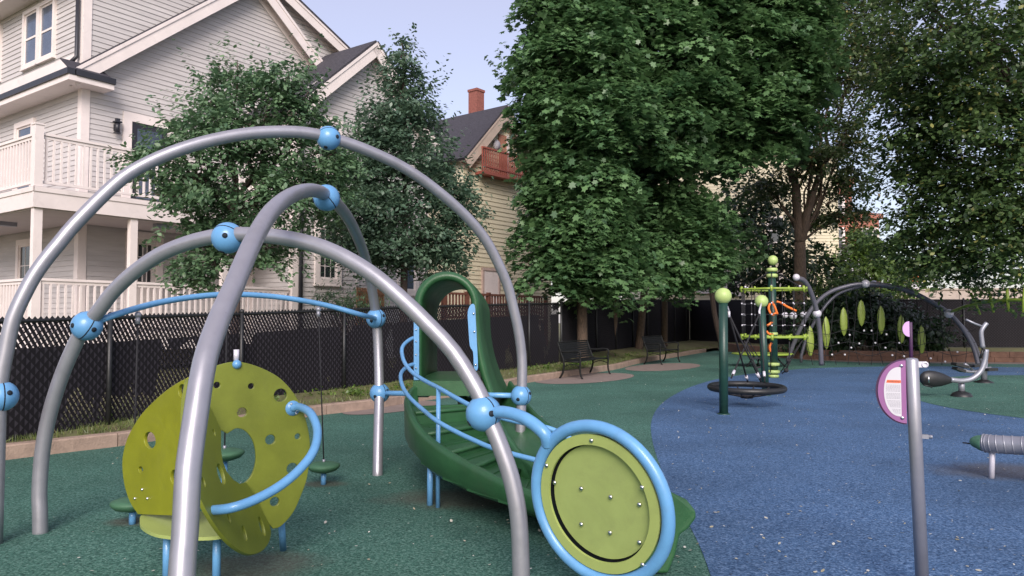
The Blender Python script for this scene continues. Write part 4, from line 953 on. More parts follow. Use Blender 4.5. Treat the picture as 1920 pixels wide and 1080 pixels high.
# ------------------------------------------------------------------ benches
def make_bench(label):
    t = thing('park_bench', label, 'bench', (0, 0, 0), 'black metal benches along the kerb')   # faces +X, length along Y
    L = 1.9
    mb = MB()
    for i in range(7): x = .02 + i * .066; mb.box((x, 0, .44 - .0 + (.012 if i in (0,) else 0) - .01 * math.sin(i / 6 * math.pi)), (.060, L, .022))
    for y in (-L / 2 + .02, 0, L / 2 - .02): mb.box((.22, y, .425), (.44, .04, .02))
    mb.build('seat', M['bench'], t, True)
    mb = MB()
    for i in range(7): z = .50 + i * .058; mb.box((-.03 - .02 * i, 0, z), (.014, L, .052), (Vector((.95, 0, .3)).normalized(), Vector((0, 1, 0)), Vector((-.3, 0, .95)).normalized()))
    mb.tube([(-.165, -L / 2, .90), (-.165, L / 2, .90)], .016, 8)
    mb.build('backrest', M['bench'], t, True)
    for y in (-L / 2 - .02, L / 2 + .02):
        mb = MB()
        mb.tube(cr([(.50, y, 0), (.45, y, .10), (.43, y, .25), (.44, y, .42), (.43, y, .52), (.45, y, .60), (.42, y, .665), (.30, y, .68), (.10, y, .66), (-.10, y, .67)], 4), .024, 8)
        mb.tube(cr([(-.12, y, 0), (-.04, y, .12), (0, y, .30), (-.01, y, .46), (-.07, y, .62), (-.17, y, .90)], 4), .026, 8)
        mb.tube([(.43, y, .42), (-.01, y, .42)], .018, 8); mb.tube(cr([(.44, y, .3), (.22, y, .36), (0, y, .3)], 4), .012, 6)
        mb.build('end_frame', M['bench'], t, True)
    return t
b1 = make_bench('black metal bench nearest the playground arches, on a brown concrete pad by the kerb')
def place_bench(b, p0, p1):
    c = (p0 + p1) / 2; d = p1 - p0; b.location = (c.x, c.y, 0); b.rotation_euler = (0, 0, math.atan2(d.y, d.x) - math.pi / 2)
b2 = copy_tree(b1); b2['label'] = 'black metal bench farther along the kerb, just left of the lime-topped post'
place_bench(b1, gp(1052, 711), gp(1116, 700)); place_bench(b2, gp(1210, 684), gp(1252, 677.5))

# ------------------------------------------------------------------ basket swing
sw = thing('basket_swing', 'dark green two-post swing with lime ball tops and a round black rope basket', 'swing', (3.9, 12.7, 0))
posts = []
for (px, yf, yb, d) in ((1357, 777, 558, 11.47), (1436, 742, 567, 14.0)):
    f = gp(px, yf); top = at(px - (8 if d > 12 else 1), yb + 2, f.y); r = .068 if d < 12 else .075
    mb = MB(); mb.tube([(f.x, f.y, -.05), top - UP * .02], .068, 20); mb.lathe((f.x, f.y, 0), [(.10, .0), (.10, .012), (.07, .02)], 20); mb.build('post', M['dkgreen'], sw)
    mb = MB(); mb.ball(top + UP * .04, .128 if d < 12 else .125, 28); mb.build('ball_cap', M['limeball'], sw); posts.append(top)
sc2 = at(1400, 727, 12.75); RB = .60
mb = MB(); mb.tube([sc2 + Vector((RB * math.cos(a), RB * math.sin(a), .015 * math.sin(a))) for a in [2 * math.pi * k / 40 for k in range(40)]], .052, 12, closed=True); mb.build('basket_rim', M['black'], sw)
mb = MB()
for k in range(12):
    a = 2 * math.pi * k / 12; pr = []
    for j in range(9): q = 1 - j / 8 * 2; pr.append(sc2 + Vector((RB * q * math.cos(a), RB * q * math.sin(a), -.15 * (1 - q * q))))
    if k < 6: mb.tube(pr, .012, 6)
for rad in (.15, .3, .45): mb.tube([sc2 + Vector((rad * math.cos(a), rad * math.sin(a), -.15 * (1 - (rad / RB) ** 2))) for a in [2 * math.pi * k / 24 for k in range(24)]], .010, 6, closed=True)
mb.lathe(sc2 - UP * .16, [(.001, -.02), (.10, -.015), (.12, .01), (.1, .02), (.001, .02)], 16)
mb.build('basket_net', M['rope'], sw)
hang = [(at(1367, 590, 11.6), [at(1427, 716, 12.3), at(1402, 716, 13.2)]), (at(1424, 588, 13.8), [at(1371, 709, 12.5), at(1434, 716, 13.1)])]
for tp, (hq, tg) in zip(posts, hang):
    mb = MB(); mb.tube([tp + UP * .03, hq + UP * .05], .016, 8); mb.tube([hq + UP * .05, hq - UP * .04], .02, 8); mb.build('hanger', M['silver'], sw)
    for g in tg: mb = MB(); mb.tube([hq, g], .014, 8); mb.tube([g + (hq - g).normalized() * .10, g + (hq - g).normalized() * .2], .026, 8, mat=1); mb.build('rope', [M['rope'], M['silver']], sw)

# ------------------------------------------------------------------ net tower
tw = thing('net_tower', 'dark pole climbing tower with lime hexagonal rings, cable nets and a lime ball on top', 'climbing tower', gp(1452, 708))
TB = gp(1452, 708); tx, ty = TB.x, TB.y
mb = MB(); mb.tube([(tx, ty, 0), (tx - .03, ty, 2.75)], .095, 20); mb.build('pole', M['dkgreen'], tw)
mb = MB(); mb.ball(at(1449, 488, ty), .125, 24); mb.build('ball_cap', M['limeball'], tw)
def zz(y): return at(1450, y, ty).z
for (y, r, h) in ((506, .135, .05), (517, .14, .05), (626, .12, .04), (683, .15, .045), (697, .155, .045), (705, .13, .04)): mb = MB(); mb.lathe((tx - .02, ty, zz(y)), [(.09, -h), (r, -h * .7), (r, h * .7), (.09, h)], 24); mb.build('collar', M['limeball'], tw)
def hexring(mb, z, r, rt, tilt=0):
    P = [Vector((tx + r * math.cos(a), ty + r * math.sin(a), z)) for a in [R_(60 * k + 8) for k in range(6)]]
    for k in range(6):
        a, b = P[k], P[(k + 1) % 6]; q = []
        for j in range(7): t = j / 6; q.append(a.lerp(b, t) + (a.lerp(b, .5) - Vector((tx, ty, z))).normalized() * (.06 * 4 * t * (1 - t)))
        mb.tube(q, rt, 8)
        mb.tube([a - UP * .07, a + UP * .07], rt * 1.2, 8); m_ = q[3]; mb.tube([m_ - UP * .06, m_ + UP * .06], rt * .9, 8)
    return P
mb = MB(); HP1 = hexring(mb, 2.22, .84, .026); mb.build('upper_ring', M['limet'], tw)
mb = MB(); HP2 = hexring(mb, 1.03, .84, .032)
for k in range(6): mb.tube([HP2[k], Vector((tx, ty, 1.0))], .022, 8)
mb.build('lower_ring', M['limet'], tw)
mb = MB(); jt = MB()
for k in range(6):
    a, b = HP1[k], HP1[(k + 1) % 6]; c, d = HP2[k], HP2[(k + 1) % 6]; mb.tube([a, Vector((tx - .02, ty, 2.72))], .011, 6); jt.ball(a + (Vector((tx, ty, 2.72)) - a) * .12, .028, 8)
    for j in range(3):
        t = j / 3; p, q = a.lerp(b, t), c.lerp(d, t); mb.tube([p, q], .010, 6)
        for s in (.3, .53, .76): jt.ball(p.lerp(q, s), .022, 8)
    for s in (.3, .53, .76): mb.tube([a.lerp(c, s), b.lerp(d, s)], .008, 6)
    mb.tube([c, Vector((tx + .25 * math.cos(k), ty + .25 * math.sin(k), .15))], .012, 6)
mb.build('cable_net', M['rope'], tw); jt.build('cable_joints', M['silver'], tw)
mb = MB()
for pts_ in ([(1444, 568), (1441, 578), (1447, 590), (1455, 587)], [(1447, 566), (1452, 574), (1458, 590)], [(1456, 565), (1466, 569), (1476, 575), (1493, 583)], [(1438, 611), (1444, 607), (1448, 604)], [(1437, 621), (1442, 626), (1450, 628)], [(1447, 643), (1443, 650), (1445, 660)]):
    mb.tube(cr([at(x, y, ty - .35) for x, y in pts_], 4), .028, 8)
mb.build('orange_grips', M['orangeg'], tw)
mb = MB(); cc = [at(1466, 700, ty - .5), at(1474, 694, ty - .6), at(1478, 682, ty - .7), at(1480, 668, ty - .75), at(1480, 640, ty - .7)]; mb.tube(cr(cc, 4), .016, 8); mb.ball(cc[1], .06, 12); mb.ball(cc[2] + UP * .08, .055, 12); mb.build('knotted_rope', M['rope'], tw)
# low lime disc standing behind
dl = thing('balance_dish', 'flat lime green balance disc on thin black legs behind the net tower', 'balance disc', gp(1430, 682))
c = at(1430, 664, 23.5); mb = MB(); mb.lathe(c, [(.001, -.04), (.7, -.035), (.95, .0), (.93, .035), (.6, .03), (.001, .03)], 36); mb.build('disc', M['limet'], dl)
for (dx, dy) in ((-.5, -.3), (.5, -.3), (0, .5)):
    mb = MB(); mb.tube([(c.x + dx * 1.2, c.y + dy, 0), (c.x + dx * .6, c.y + dy * .6, c.z - .02)], .025, 8); mb.build('leg', M['black'], dl)
# small black rope ladder stool between swing and tower
rl = thing('rope_ladder', 'small black slanting rope ladder hanging left of the net tower pole', 'ladder', gp(1420, 712))
mb = MB(); a0, a1 = at(1396, 640, 17.2), at(1428, 712, 16.8); b0_, b1_ = at(1436, 650, 17.6), at(1440, 700, 17.2)
mb.tube([a0, a1], .018, 8); mb.tube([b0_, b1_], .016, 8); mb.build('side_rope', M['rope'], rl)
for s in (.45, .7, .92): mb = MB(); mb.tube([a0.lerp(a1, s), b0_.lerp(b1_, s)], .02, 8); mb.build('rung', M['rope'], rl)

# ------------------------------------------------------------------ far net arch
na = thing('net_arch', 'wide dark grey double arch with silver balls, rope net and hanging lime pods', 'climbing frame', gp(1690, 682))
def pathd(pts): return cr([at(*p) for p in pts], 5)
big = [(1478, 672, 24.5), (1490, 640, 24.3), (1503, 612, 24.1), (1524, 576, 23.9), (1552, 550, 23.7), (1590, 536, 23.5), (1624, 532, 23.4), (1665, 535, 23.4), (1705, 545, 23.4), (1745, 565, 23.4), (1780, 588, 23.4), (1806, 618, 23.4), (1824, 650, 23.4), (1834, 683, 23.4)]
big2 = [(1502, 668, 25.6), (1514, 630, 25.5), (1536, 590, 25.3), (1565, 556, 25.2), (1600, 541, 25.0), (1640, 536, 25.0), (1690, 544, 25.0), (1740, 565, 25.0), (1790, 598, 25.0), (1822, 635, 25.0), (1840, 678, 25.0)]
for b, r in ((big, .075), (big2, .06)):
    p = pathd(b); p = [Vector((p[0].x, p[0].y, 0))] + p + [Vector((p[-1].x, p[-1].y, 0))]
    mb = MB(); mb.tube(p, r * .85, 14); mb.build('arch_tube', M['steel3'], na)
p = pathd([(1494, 521, 21.5), (1507, 526, 21.6), (1518, 543, 21.8), (1527, 568, 22), (1532, 588, 22.1), (1537, 625, 22.3), (1539, 660, 22.4), (1540, 684, 22.5)])
mb = MB(); mb.tube(p, .07, 14); mb.build('arch_tube', M['steel3'], na)
for (x, y, d, r) in ((1493, 520, 21.45, .10), (1532, 588, 22.1, .125), (1623, 532, 23.4, .125), (1638, 531, 25, .1), (1779, 588, 23.35, .14), (1472, 591, 24.3, .10), (1487, 592, 23.5, .12), (1506, 590, 24.6, .10), (1513, 590, 24.2, .09)):
    mb = MB(); mb.ball(at(x, y, d), r, 18); mb.build('ball_joint', M['silver'], na)
pods = [(1549, 624, 62), (1582, 603, 54), (1615, 587, 50), (1652, 600, 54), (1690, 617, 54), (1728, 637, 54), (1519, 640, 58)]
for (x, y, h) in pods:
    mb = MB(); d = 23.9; sc = d / F; c = at(x, y, d)
    mb.lathe(c, [(.001, -.5 * h * sc), (.06, -.42 * h * sc), (.115, -.2 * h * sc), (.125, .0), (.115, .2 * h * sc), (.07, .4 * h * sc), (.001, .5 * h * sc)], 14)
    mb.v = [(c.x + (v[0] - c.x) * (1.0), c.y + (v[1] - c.y) * .45, v[2]) for v in mb.v]
    mb.build('hanging_pod', M['limet' if False else 'olive'] if False else M['podlime'] if 'podlime' in M else M.setdefault('podlime', mat('pale_olive_pod', (.20, .27, .045), .45)), na)
mb = MB(); jt = MB()
topc = pathd(big)
def arch_y(x): return 532 + ((x - 1650) / 190.0) ** 2 * 130
for i in range(15):
    x = 1520 + i * 22; y0 = arch_y(x); d = 24.0
    mb.tube([at(x, y0 + 4, d), at(x + (8 if i % 2 else -8), 640, d - .3), at(x + 4, 684, d - .6)], .010, 5)
for j, y in enumerate((600, 622, 645, 662)):
    mb.tube(cr([at(1510 + k * 40, y + (5 if k % 2 else -4), 23.9 - j * .15) for k in range(9)], 3), .010, 5)
rnd = random.Random(5)
for (x, y) in ((1593, 628), (1572, 643), (1611, 644), (1641, 643), (1620, 620), (1634, 620), (1662, 627), (1596, 652), (1660, 652), (1686, 643), (1560, 665), (1584, 665), (1673, 666), (1695, 668), (1745, 672), (1772, 678), (1795, 660)):
    jt = MB(); jt.ball(at(x, y, 23.3), .032, 8); jt.build('net_connector', M['white'], na)
mb.build('rope_net', M['rope'], na)
mb = MB(); mb.tube(pathd([(1785, 584, 23.2), (1815, 573, 22), (1850, 566, 21), (1890, 563, 20), (1930, 563, 19.4), (1980, 570, 19), (2040, 590, 18.8)]), .045, 10); mb.build('lime_rail', M['limet'], na)
for (x0, y0, x1, y1, d) in ((1820, 549, 1838, 590, 21.9), (1854, 544, 1863, 586, 20.9), (1888, 540, 1891, 584, 20), (1921, 541, 1918, 586, 19.5), (1955, 545, 1948, 590, 19.2)):
    mb = MB(); mb.tube([at(x0, y0, d), at((x0 + x1) / 2, (y0 + y1) / 2, d), at(x1, y1, d)], [.035, .045, .03], 8); mb.build('cross_rung', M['limet'], na)

# ------------------------------------------------------------------ outdoor exercise machines
def D(x, y, d=14.1): return at(x, y, d)
e1 = thing('exercise_machine', 'grey tube exercise machine with large black teardrop seat pad on the green patch', 'exercise machine', gp(1803, 745))
mb = MB(); b = gp(1803, 744); mb.lathe((b.x, b.y, 0), [(.185, 0), (.185, .02), (.15, .07), (.08, .10), (.06, .11)], 24); mb.build('base', M['black'], e1)
mb = MB(); mb.tube([(b.x, b.y, .08), D(1803, 714, b.y)], .055, 16); mb.build('post', M['steel2'], e1)
mb = MB(); mb.tube(cr([D(1782, 712), D(1803, 714), D(1822, 710), D(1838, 697), D(1846, 678), D(1849, 655)], 5), .048, 14); mb.build('frame_tube', M['steel2'], e1)
mb = MB(); mb.tube(cr([D(1843, 652), D(1841, 638), D(1840, 622), D(1845, 612), D(1850, 606)], 4), .04, 14); mb.tube([D(1842, 612), D(1828, 607), D(1811, 599)], .02, 10); mb.build('handlebar', M['steel2'], e1)
mb = MB(); mb.tube([D(1847, 660), D(1842, 650)], .03, 10); mb.tube([D(1838, 672), D(1844, 652)], .02, 8); mb.build('pivot', M['black'], e1)
mb = MB(); c = D(1755, 711); A1 = (D(1785, 713) - D(1727, 709)).normalized()
prof = [(.001, -.30), (.08, -.285), (.13, -.23), (.155, -.14), (.15, -.02), (.125, .10), (.09, .2), (.055, .28), (.05, .30), (.001, .305)]
mb.lathe(c, prof, 24, 0, A1); ctr = c
mb.v = [(v[0], c.y + (v[1] - c.y) * .55, v[2]) for v in mb.v]; mb.build('seat_pad', M['black'], e1)
mb = MB(); mb.tube([D(1741, 705, 13.95), D(1742, 718, 13.95)], .012, 8); mb.tube([D(1732, 722, 14), D(1748, 726, 14)], .014, 8, mat=1); mb.build('pedal', [M['bolt'], M['black']], e1)
e2 = thing('exercise_machine', 'farther exercise machine with flat black foot plates behind the teardrop seat', 'exercise machine', gp(1845, 718))
b = gp(1845, 718); dd = b.y
mb = MB(); mb.lathe((b.x, b.y, 0), [(.20, 0), (.20, .02), (.1, .07), (.07, .08)], 24); mb.build('base', M['black'], e2)
mb = MB(); mb.tube([(b.x, b.y, .05), at(1846, 676, dd)], .065, 14); mb.build('post', M['steel2'], e2)
mb = MB(); mb.tube(cr([at(1801, 692, dd), at(1818, 697, dd), at(1838, 695, dd), at(1858, 690, dd)], 4), .035, 10); mb.tube(cr([at(1808, 682, dd), at(1820, 690, dd), at(1830, 702, dd)], 4), .03, 10); mb.build('frame_tube', M['steel2'], e2)
for (x0, y0, x1, y1) in ((1788, 682, 1812, 688), (1822, 686, 1842, 684), (1848, 693, 1866, 692), (1790, 690, 1806, 696)):
    mb = MB(); mb.bar(at(x0, y0, dd - .1), at(x1, y1, dd - .1), .22, .06); mb.build('foot_plate', M['black'], e2)

# ------------------------------------------------------------------ half-round rule signs
def half_sign(label, top_px, top_py, d, lean, sc, mats, pxfoot):
    top = at(top_px, top_py, d); foot = Vector((at(pxfoot, 1000, d).x, d, 0)) if lean else Vector((top.x, d, 0))
    t = thing('rules_sign', label, 'sign', (foot.x, foot.y, 0)); r = .0335 * sc
    ax = (top - foot).normalized()
    mb = MB(); mb.tube([foot - UP * .05, top - ax * .012, top - ax * .004, top], [r, r, r * .85, r * .5], 20); mb.build('post', mats[0], t)
    return t, top, ax, r
s1, top, ax, rp1 = half_sign('grey post with a large purple half-round rules sign carrying an orange warning band', 1709, 671, 4.1, True, 1.0, (M['steel'],), 1728)
# plate plane faces the camera and turns slightly left
nS = Vector((-.35, -.93, 0)).normalized(); Sx = Vector((nS.y, -nS.x, 0)); Sx = Sx if Sx.x < 0 else -Sx   # pointing away from the post, leftwards
Sx = Vector((-.93, .35, 0)).normalized(); Sy = (ax - Sx * ax.dot(Sx)).normalized(); nS = Sx.cross(Sy).normalized(); nS = nS if nS.y < 0 else -nS
SC = top - ax * .185 + Sx * (rp1 + .002) + nS * .01
def half(r, hh, n=30, x0=0.0): return [(x0 + (r - x0) * math.cos(a), hh * math.sin(a)) for a in [-math.pi / 2 + math.pi * k / n for k in range(n + 1)]]
def flat(mb, pts, off, th, mat=0, c=None, X=None, Y=None, N_=None):
    c = c or SC; X = X or Sx; Y = Y or Sy; N_ = N_ or nS
    f = [c + X * a + Y * b + N_ * (off + th) for a, b in pts]; k = [c + X * a + Y * b + N_ * off for a, b in pts]; n = len(pts)
    mb.add(f + k, [list(range(n)), list(range(n, 2 * n))[::-1]] + [(i, n + i, n + (i + 1) % n, (i + 1) % n) for i in range(n)], mat)
mb = MB(); flat(mb, half(.150, .178), -.012, .012, 1); flat(mb, half(.140, .171), 0.0, .007, 0); pl = mb.build('sign_plate', [M['purple'], M['purpleedge']], s1)
mb = MB(); lab = [(.025 + .085 * math.cos(a) ** .8 if math.cos(a) > 0 else .025, .135 * math.sin(a)) for a in [-math.pi / 2 + math.pi * k / 30 for k in range(31)]]
flat(mb, lab, .0075, .001); mb.build('white_label', M['white'], pl)
mb = MB(); flat(mb, [(.026, .048), (.098, .048), (.093, .063), (.026, .063)], .009, .001); mb.build('warning_band', M['orange'], pl)
def text(body, size, c, X, Y, m, parent, name):
    cu = bpy.data.curves.new(name, 'FONT'); cu.body = body; cu.size = size; cu.extrude = .0003; cu.align_x = 'CENTER'; cu.align_y = 'CENTER'
    tmp = bpy.data.objects.new('tmp', cu); COL.objects.link(tmp); dg = bpy.context.evaluated_depsgraph_get(); me = bpy.data.meshes.new_from_object(tmp.evaluated_get(dg)); bpy.data.objects.remove(tmp)
    Z = X.cross(Y); Mx = Matrix((X, Y, Z)).transposed().to_4x4(); Mx.translation = c - wloc(parent); me.transform(Mx); me.materials.clear(); me.materials.append(m)
    o = bpy.data.objects.new(name, me); COL.objects.link(o); o.parent = parent; return o
text('WARNING', .0135, SC + Sx * .060 + Sy * .0555 + nS * .0105, -Sx, Sy, M['text'], pl, 'warning_text')
mb = MB(); rnd = random.Random(3)
for i in range(24):
    y = .034 - i * .0066
    if i in (6, 12, 19): continue
    lim = .025 + .082 * math.sqrt(max(0, 1 - (y / .135) ** 2)); x = .030
    while x < lim - .008:
        w_ = rnd.uniform(.004, .012); flat(mb, [(x, y), (min(x + w_, lim - .006), y), (min(x + w_, lim - .006), y + .0026), (x, y + .0026)], .0087, .0003); x += w_ + .0022
mb.build('fine_print', mat('grey_print', (.30, .29, .33), .6), pl)
for (a, b) in ((.022, .142), (.022, -.142)):
    mb = MB(); mb.lathe(SC + Sx * a + Sy * b + nS * .007, [(.010, 0), (.010, .003), (.006, .007), (.001, .008)], 14, 0, nS); mb.build('bolt', M['bolt'], pl)
q = top - ax * .035 - Sx * (rp1 + .018); mb = MB(); mb.box(q, (.042, .012, .032), (Sx, nS, ax)); mb.lathe(q - Sx * .012 + nS * .006, [(.017, -.006), (.017, .004), (.009, .0045), (.009, -.006)], 16, 0, nS); mb.build('bracket', M['silver'], s1)
q = top - ax * .425 - Sx * (rp1 + .014); mb = MB(); mb.box(q, (.032, .02, .022), (Sx, nS, ax)); mb.lathe(q - Sx * .022, [(.010, -.012), (.010, .012), (.001, .012)], 12, 0, Sx); mb.build('clip', M['steel2'], s1)
s2, top2, ax2, rp2 = half_sign('small-looking far post with a pale purple half-disc sign in front of the net arch', 1707, 604, 18.5, False, 1.3, (M['purpleedge'],), 1707)
mb = MB(); flat(mb, half(.17, .19), -.01, .014, 0, top2 - UP * .17 + Vector((-.045, -.03, 0)), Vector((-1, 0, 0)), UP, Vector((0, -1, 0))); mb.build('sign_plate', M['purple2'], s2)

# ------------------------------------------------------------------ rocker beam at the right edge
bm_ = thing('balance_roll', 'grey ribbed round beam with green end sleeve, raised on a short post', 'balance beam', gp(1860, 897))
cb = [at(1821, 829, 7.05), at(1832, 829, 7.0), at(1846, 831, 6.95), at(1870, 833, 6.85), at(1920, 836, 6.7), at(2000, 842, 6.4), at(2120, 852, 6.0)]
p = cr(cb, 6); n = len(p)
rad = [.022 + .060 * min(1, i / 14.0) ** .6 for i in range(n)]
mb = MB(); mb.tube(p[9:], rad[9:], 20); mb.build('beam', M['steel2'], bm_)
mb = MB(); mb.tube(p[:12], [r + .003 for r in rad[:12]], 20); mb.build('end_sleeve', mat('weathered_green_sleeve', (.06, .16, .10), .5, 0, .3, 14), bm_)
mb = MB()
for k in range(12, n - 2, 2):
    t = (p[k + 1] - p[k - 1]).normalized(); mb.lathe(p[k], [(.080, -.008), (.0865, -.003), (.0865, .003), (.080, .008)], 20, 0, t + Vector((.25, 0, .1)))
mb.build('grip_ribs', M['steel2'], bm_)
mb = MB(); g = gp(1859, 897); mb.tube([(g.x, g.y, 0), (g.x + .01, g.y, .16), (g.x + .015, g.y, .32)], [.024, .024, .028], 14); mb.build('leg', M['silver'], bm_)
mb = MB(); g = at(2060, 900, 6.2); mb.tube([(g.x, g.y, 0), (g.x, g.y, .32)], .024, 14); mb.build('leg', M['silver'], bm_)
mb = MB(); mb.tube([at(1805, 830, 7.1), at(1821, 832, 7.05)], .007, 6); mb.build('rope_end', M['rope'], bm_)

# ------------------------------------------------------------------ foliage
MAPLE = np.array([(0, -.5), (.18, -.28), (.5, -.30), (.38, -.02), (.52, .22), (.22, .20), (0, .56), (-.22, .20), (-.52, .22), (-.38, -.02), (-.5, -.30), (-.18, -.28)])
OVAL = np.array([(0, -.5), (.24, -.2), (.26, .12), (0, .52), (-.26, .12), (-.24, -.2)])
LONG = np.array([(0, -.5), (.13, -.15), (.12, .2), (0, .55), (-.13, .2), (-.12, -.15)])
def leaves(name, pos, nrm, size, shape, m, parent, rs, droop=.35, tipdir=None, rv=None):
    N = len(pos); k = len(shape); o0 = np.array(wloc(parent)) if parent is not None else np.zeros(3)
    nrm = nrm / np.linalg.norm(nrm, axis=1, keepdims=True)
    t = rs.normal(size=(N, 3)) * .6; t[:, 2] -= .9
    if tipdir is not None: t += tipdir
    Y = t - nrm * np.sum(t * nrm, axis=1, keepdims=True); Y /= np.linalg.norm(Y, axis=1, keepdims=True) + 1e-9
    X = np.cross(Y, nrm)
    sx = shape[:, 0][None, :] * size[:, None]; sy = shape[:, 1][None, :] * size[:, None]
    fold = -droop * (np.abs(shape[:, 0]) ** 1.3 + .6 * np.abs(shape[:, 1]) ** 2)[None, :] * size[:, None]
    V = pos[:, None, :] + X[:, None, :] * sx[..., None] + Y[:, None, :] * sy[..., None] + nrm[:, None, :] * fold[..., None]
    V = (V - o0).reshape(-1, 3)
    me = bpy.data.meshes.new(name); me.vertices.add(N * k); me.vertices.foreach_set('co', V.ravel().astype(np.float32))
    me.loops.add(N * k); me.loops.foreach_set('vertex_index', np.arange(N * k, dtype=np.int32))
    me.polygons.add(N); me.polygons.foreach_set('loop_start', np.arange(0, N * k, k, dtype=np.int32)); me.polygons.foreach_set('loop_total', np.full(N, k, dtype=np.int32))
    at_ = me.attributes.new('rnd', 'FLOAT', 'FACE'); at_.data.foreach_set('value', (rs.random(N) if rv is None else rv).astype(np.float32))
    me.update(calc_edges=True); me.materials.append(m)
    o = bpy.data.objects.new(name, me); COL.objects.link(o)
    if parent is not None: o.parent = parent
    return o
def crown(parent, blobs, n_clumps, per, size, clump, shape, m, seed, shell=.8, spray=0.0, up=.8, lump=.12, droop=.35, frontw=.55, bough=0.0, bm=10):
    """blobs: (centre Vector, rx, ry, rz). Clumps of leaves spread over and through each lobe."""
    rs = np.random.RandomState(seed); B = [(np.array(b[0]), np.array(b[1:4])) for b in blobs]
    w = np.array([(b[1][0] * b[1][2]) ** .9 for b in B]); w /= w.sum()
    cnt = (w * n_clumps).astype(int) + 1; C = []; Nn = []
    ph = rs.random(6) * 6.28
    for i, (c, r) in enumerate(B):
        n = int(cnt[i] * 1.6); d = rs.normal(size=(n, 3)); d /= np.linalg.norm(d, axis=1, keepdims=True)
        keepf = (d[:, 1] < .25) | (rs.random(n) < 1 - frontw); d = d[keepf]; n = len(d)
        rad = np.where(rs.random(n) < shell, 1 - .28 * rs.random(n) ** 1.6, rs.random(n) ** .5 * .8)
        q = d * r; wob = 1 + lump * (np.sin(q[:, 0] * 5.1 / max(r[0], .5) + ph[0]) + np.sin(q[:, 2] * 6.3 / max(r[0], .5) + ph[1]) * .8 + np.sin((q[:, 0] + q[:, 2]) * 11 / max(r[0], .5) + ph[2]) * .5)
        p = c + q * (rad * wob)[:, None]; g = d / r; g /= np.linalg.norm(g, axis=1, keepdims=True)
        keep = np.ones(n, bool)
        for j, (c2, r2) in enumerate(B):
            if j != i: keep &= ~((np.linalg.norm((p - c2) / r2, axis=1) < .62) & (rs.random(n) < .75))
        C.append(p[keep][:cnt[i]]); Nn.append(g[keep][:cnt[i]])
    C = np.concatenate(C); G = np.concatenate(Nn); n = len(C)
    if bough > 0:
        nb = max(8, n // bm); bi = rs.choice(n, nb, replace=False); BC, BG = C[bi], G[bi]; own = rs.randint(0, nb, n)
        loose = rs.random(n) < .22
        th = rs.random(n) * 6.283; q = np.sqrt(rs.random(n)); bs = bough * (.6 + .8 * rs.random(nb))[own]
        o2 = BG[own][:, :2]; on = np.linalg.norm(o2, axis=1, keepdims=True) + 1e-6; o2 = o2 / on
        loc = np.stack([np.cos(th) * q, np.sin(th) * q], 1)
        P = BC[own].copy(); P[:, 0] += loc[:, 0] * bs + o2[:, 0] * bs * .05; P[:, 1] += loc[:, 1] * bs + o2[:, 1] * bs * .25
        out_ = (loc * o2).sum(1); P[:, 2] += bs * (.16 - .42 * q ** 2 - .28 * out_) + rs.normal(size=n) * bs * .05
        g2 = np.stack([loc[:, 0] * .7 + o2[:, 0] * .5, loc[:, 1] * .7 + o2[:, 1] * .5, np.full(n, .75)], 1); g2 /= np.linalg.norm(g2, axis=1, keepdims=True)
        C = np.where(loose[:, None], C - G * .3 * bough, P); G = np.where(loose[:, None], G, g2)
    tot = n * per; idx = np.repeat(np.arange(n), per)
    g = G[idx]; upv = np.array([0, 0, 1.0]); t1 = np.cross(g, upv + rs.normal(size=3) * .01); t1 /= np.linalg.norm(t1, axis=1, keepdims=True) + 1e-9; t2 = np.cross(g, t1)
    a = rs.random(tot) * 6.283; rr_ = np.sqrt(rs.random(tot)) * clump * (0.7 + .6 * rs.random(n)[idx])
    pos = C[idx] + t1 * (rr_ * np.cos(a))[:, None] + t2 * (rr_ * np.sin(a) * .75)[:, None] + g * (rs.normal(size=tot) * clump * .22)[:, None]
    pos[:, 2] -= (rr_ / clump) ** 2 * clump * .35
    # sprigs reaching out past the outline
    if spray > 0:
        k = rs.random(n) < spray; kk = k[idx]; s = (np.tile(np.arange(per), n) / per)
        out = g * .8 + upv * .35; out /= np.linalg.norm(out, axis=1, keepdims=True)
        sp = C[idx] + out * (s * clump * 3.0)[:, None] + rs.normal(size=(tot, 3)) * clump * .16
        pos = np.where(kk[:, None], sp, pos)
    cn = rs.normal(size=(n, 3))[idx] * .35
    nrm = g * .55 + upv * up + rs.normal(size=(tot, 3)) * .38 + cn
    sz = size * (.5 + .75 * rs.random(tot))
    rv = .58 * rs.random(n)[idx] + .42 * rs.random(tot); rv = np.where(rs.random(tot) < .035, 1.0, rv)
    return leaves('crown', pos, nrm, sz, shape, m, parent, rs, droop, g * .8, rv)
def limb(mb, a, b, r0, r1, rs, n=6, wob=.06):
    a = Vector(a); b = Vector(b); L = (b - a).length; p = []
    for i in range(n + 1):
        t = i / n; q = a.lerp(b, t) + Vector((rs.uniform(-1, 1), rs.uniform(-1, 1), rs.uniform(-.5, .5))) * L * wob * math.sin(math.pi * t); p.append(q)
    mb.tube(cr(p, 3), [r0 + (r1 - r0) * i / (3 * n) for i in range(3 * n + 1)], 9); return p
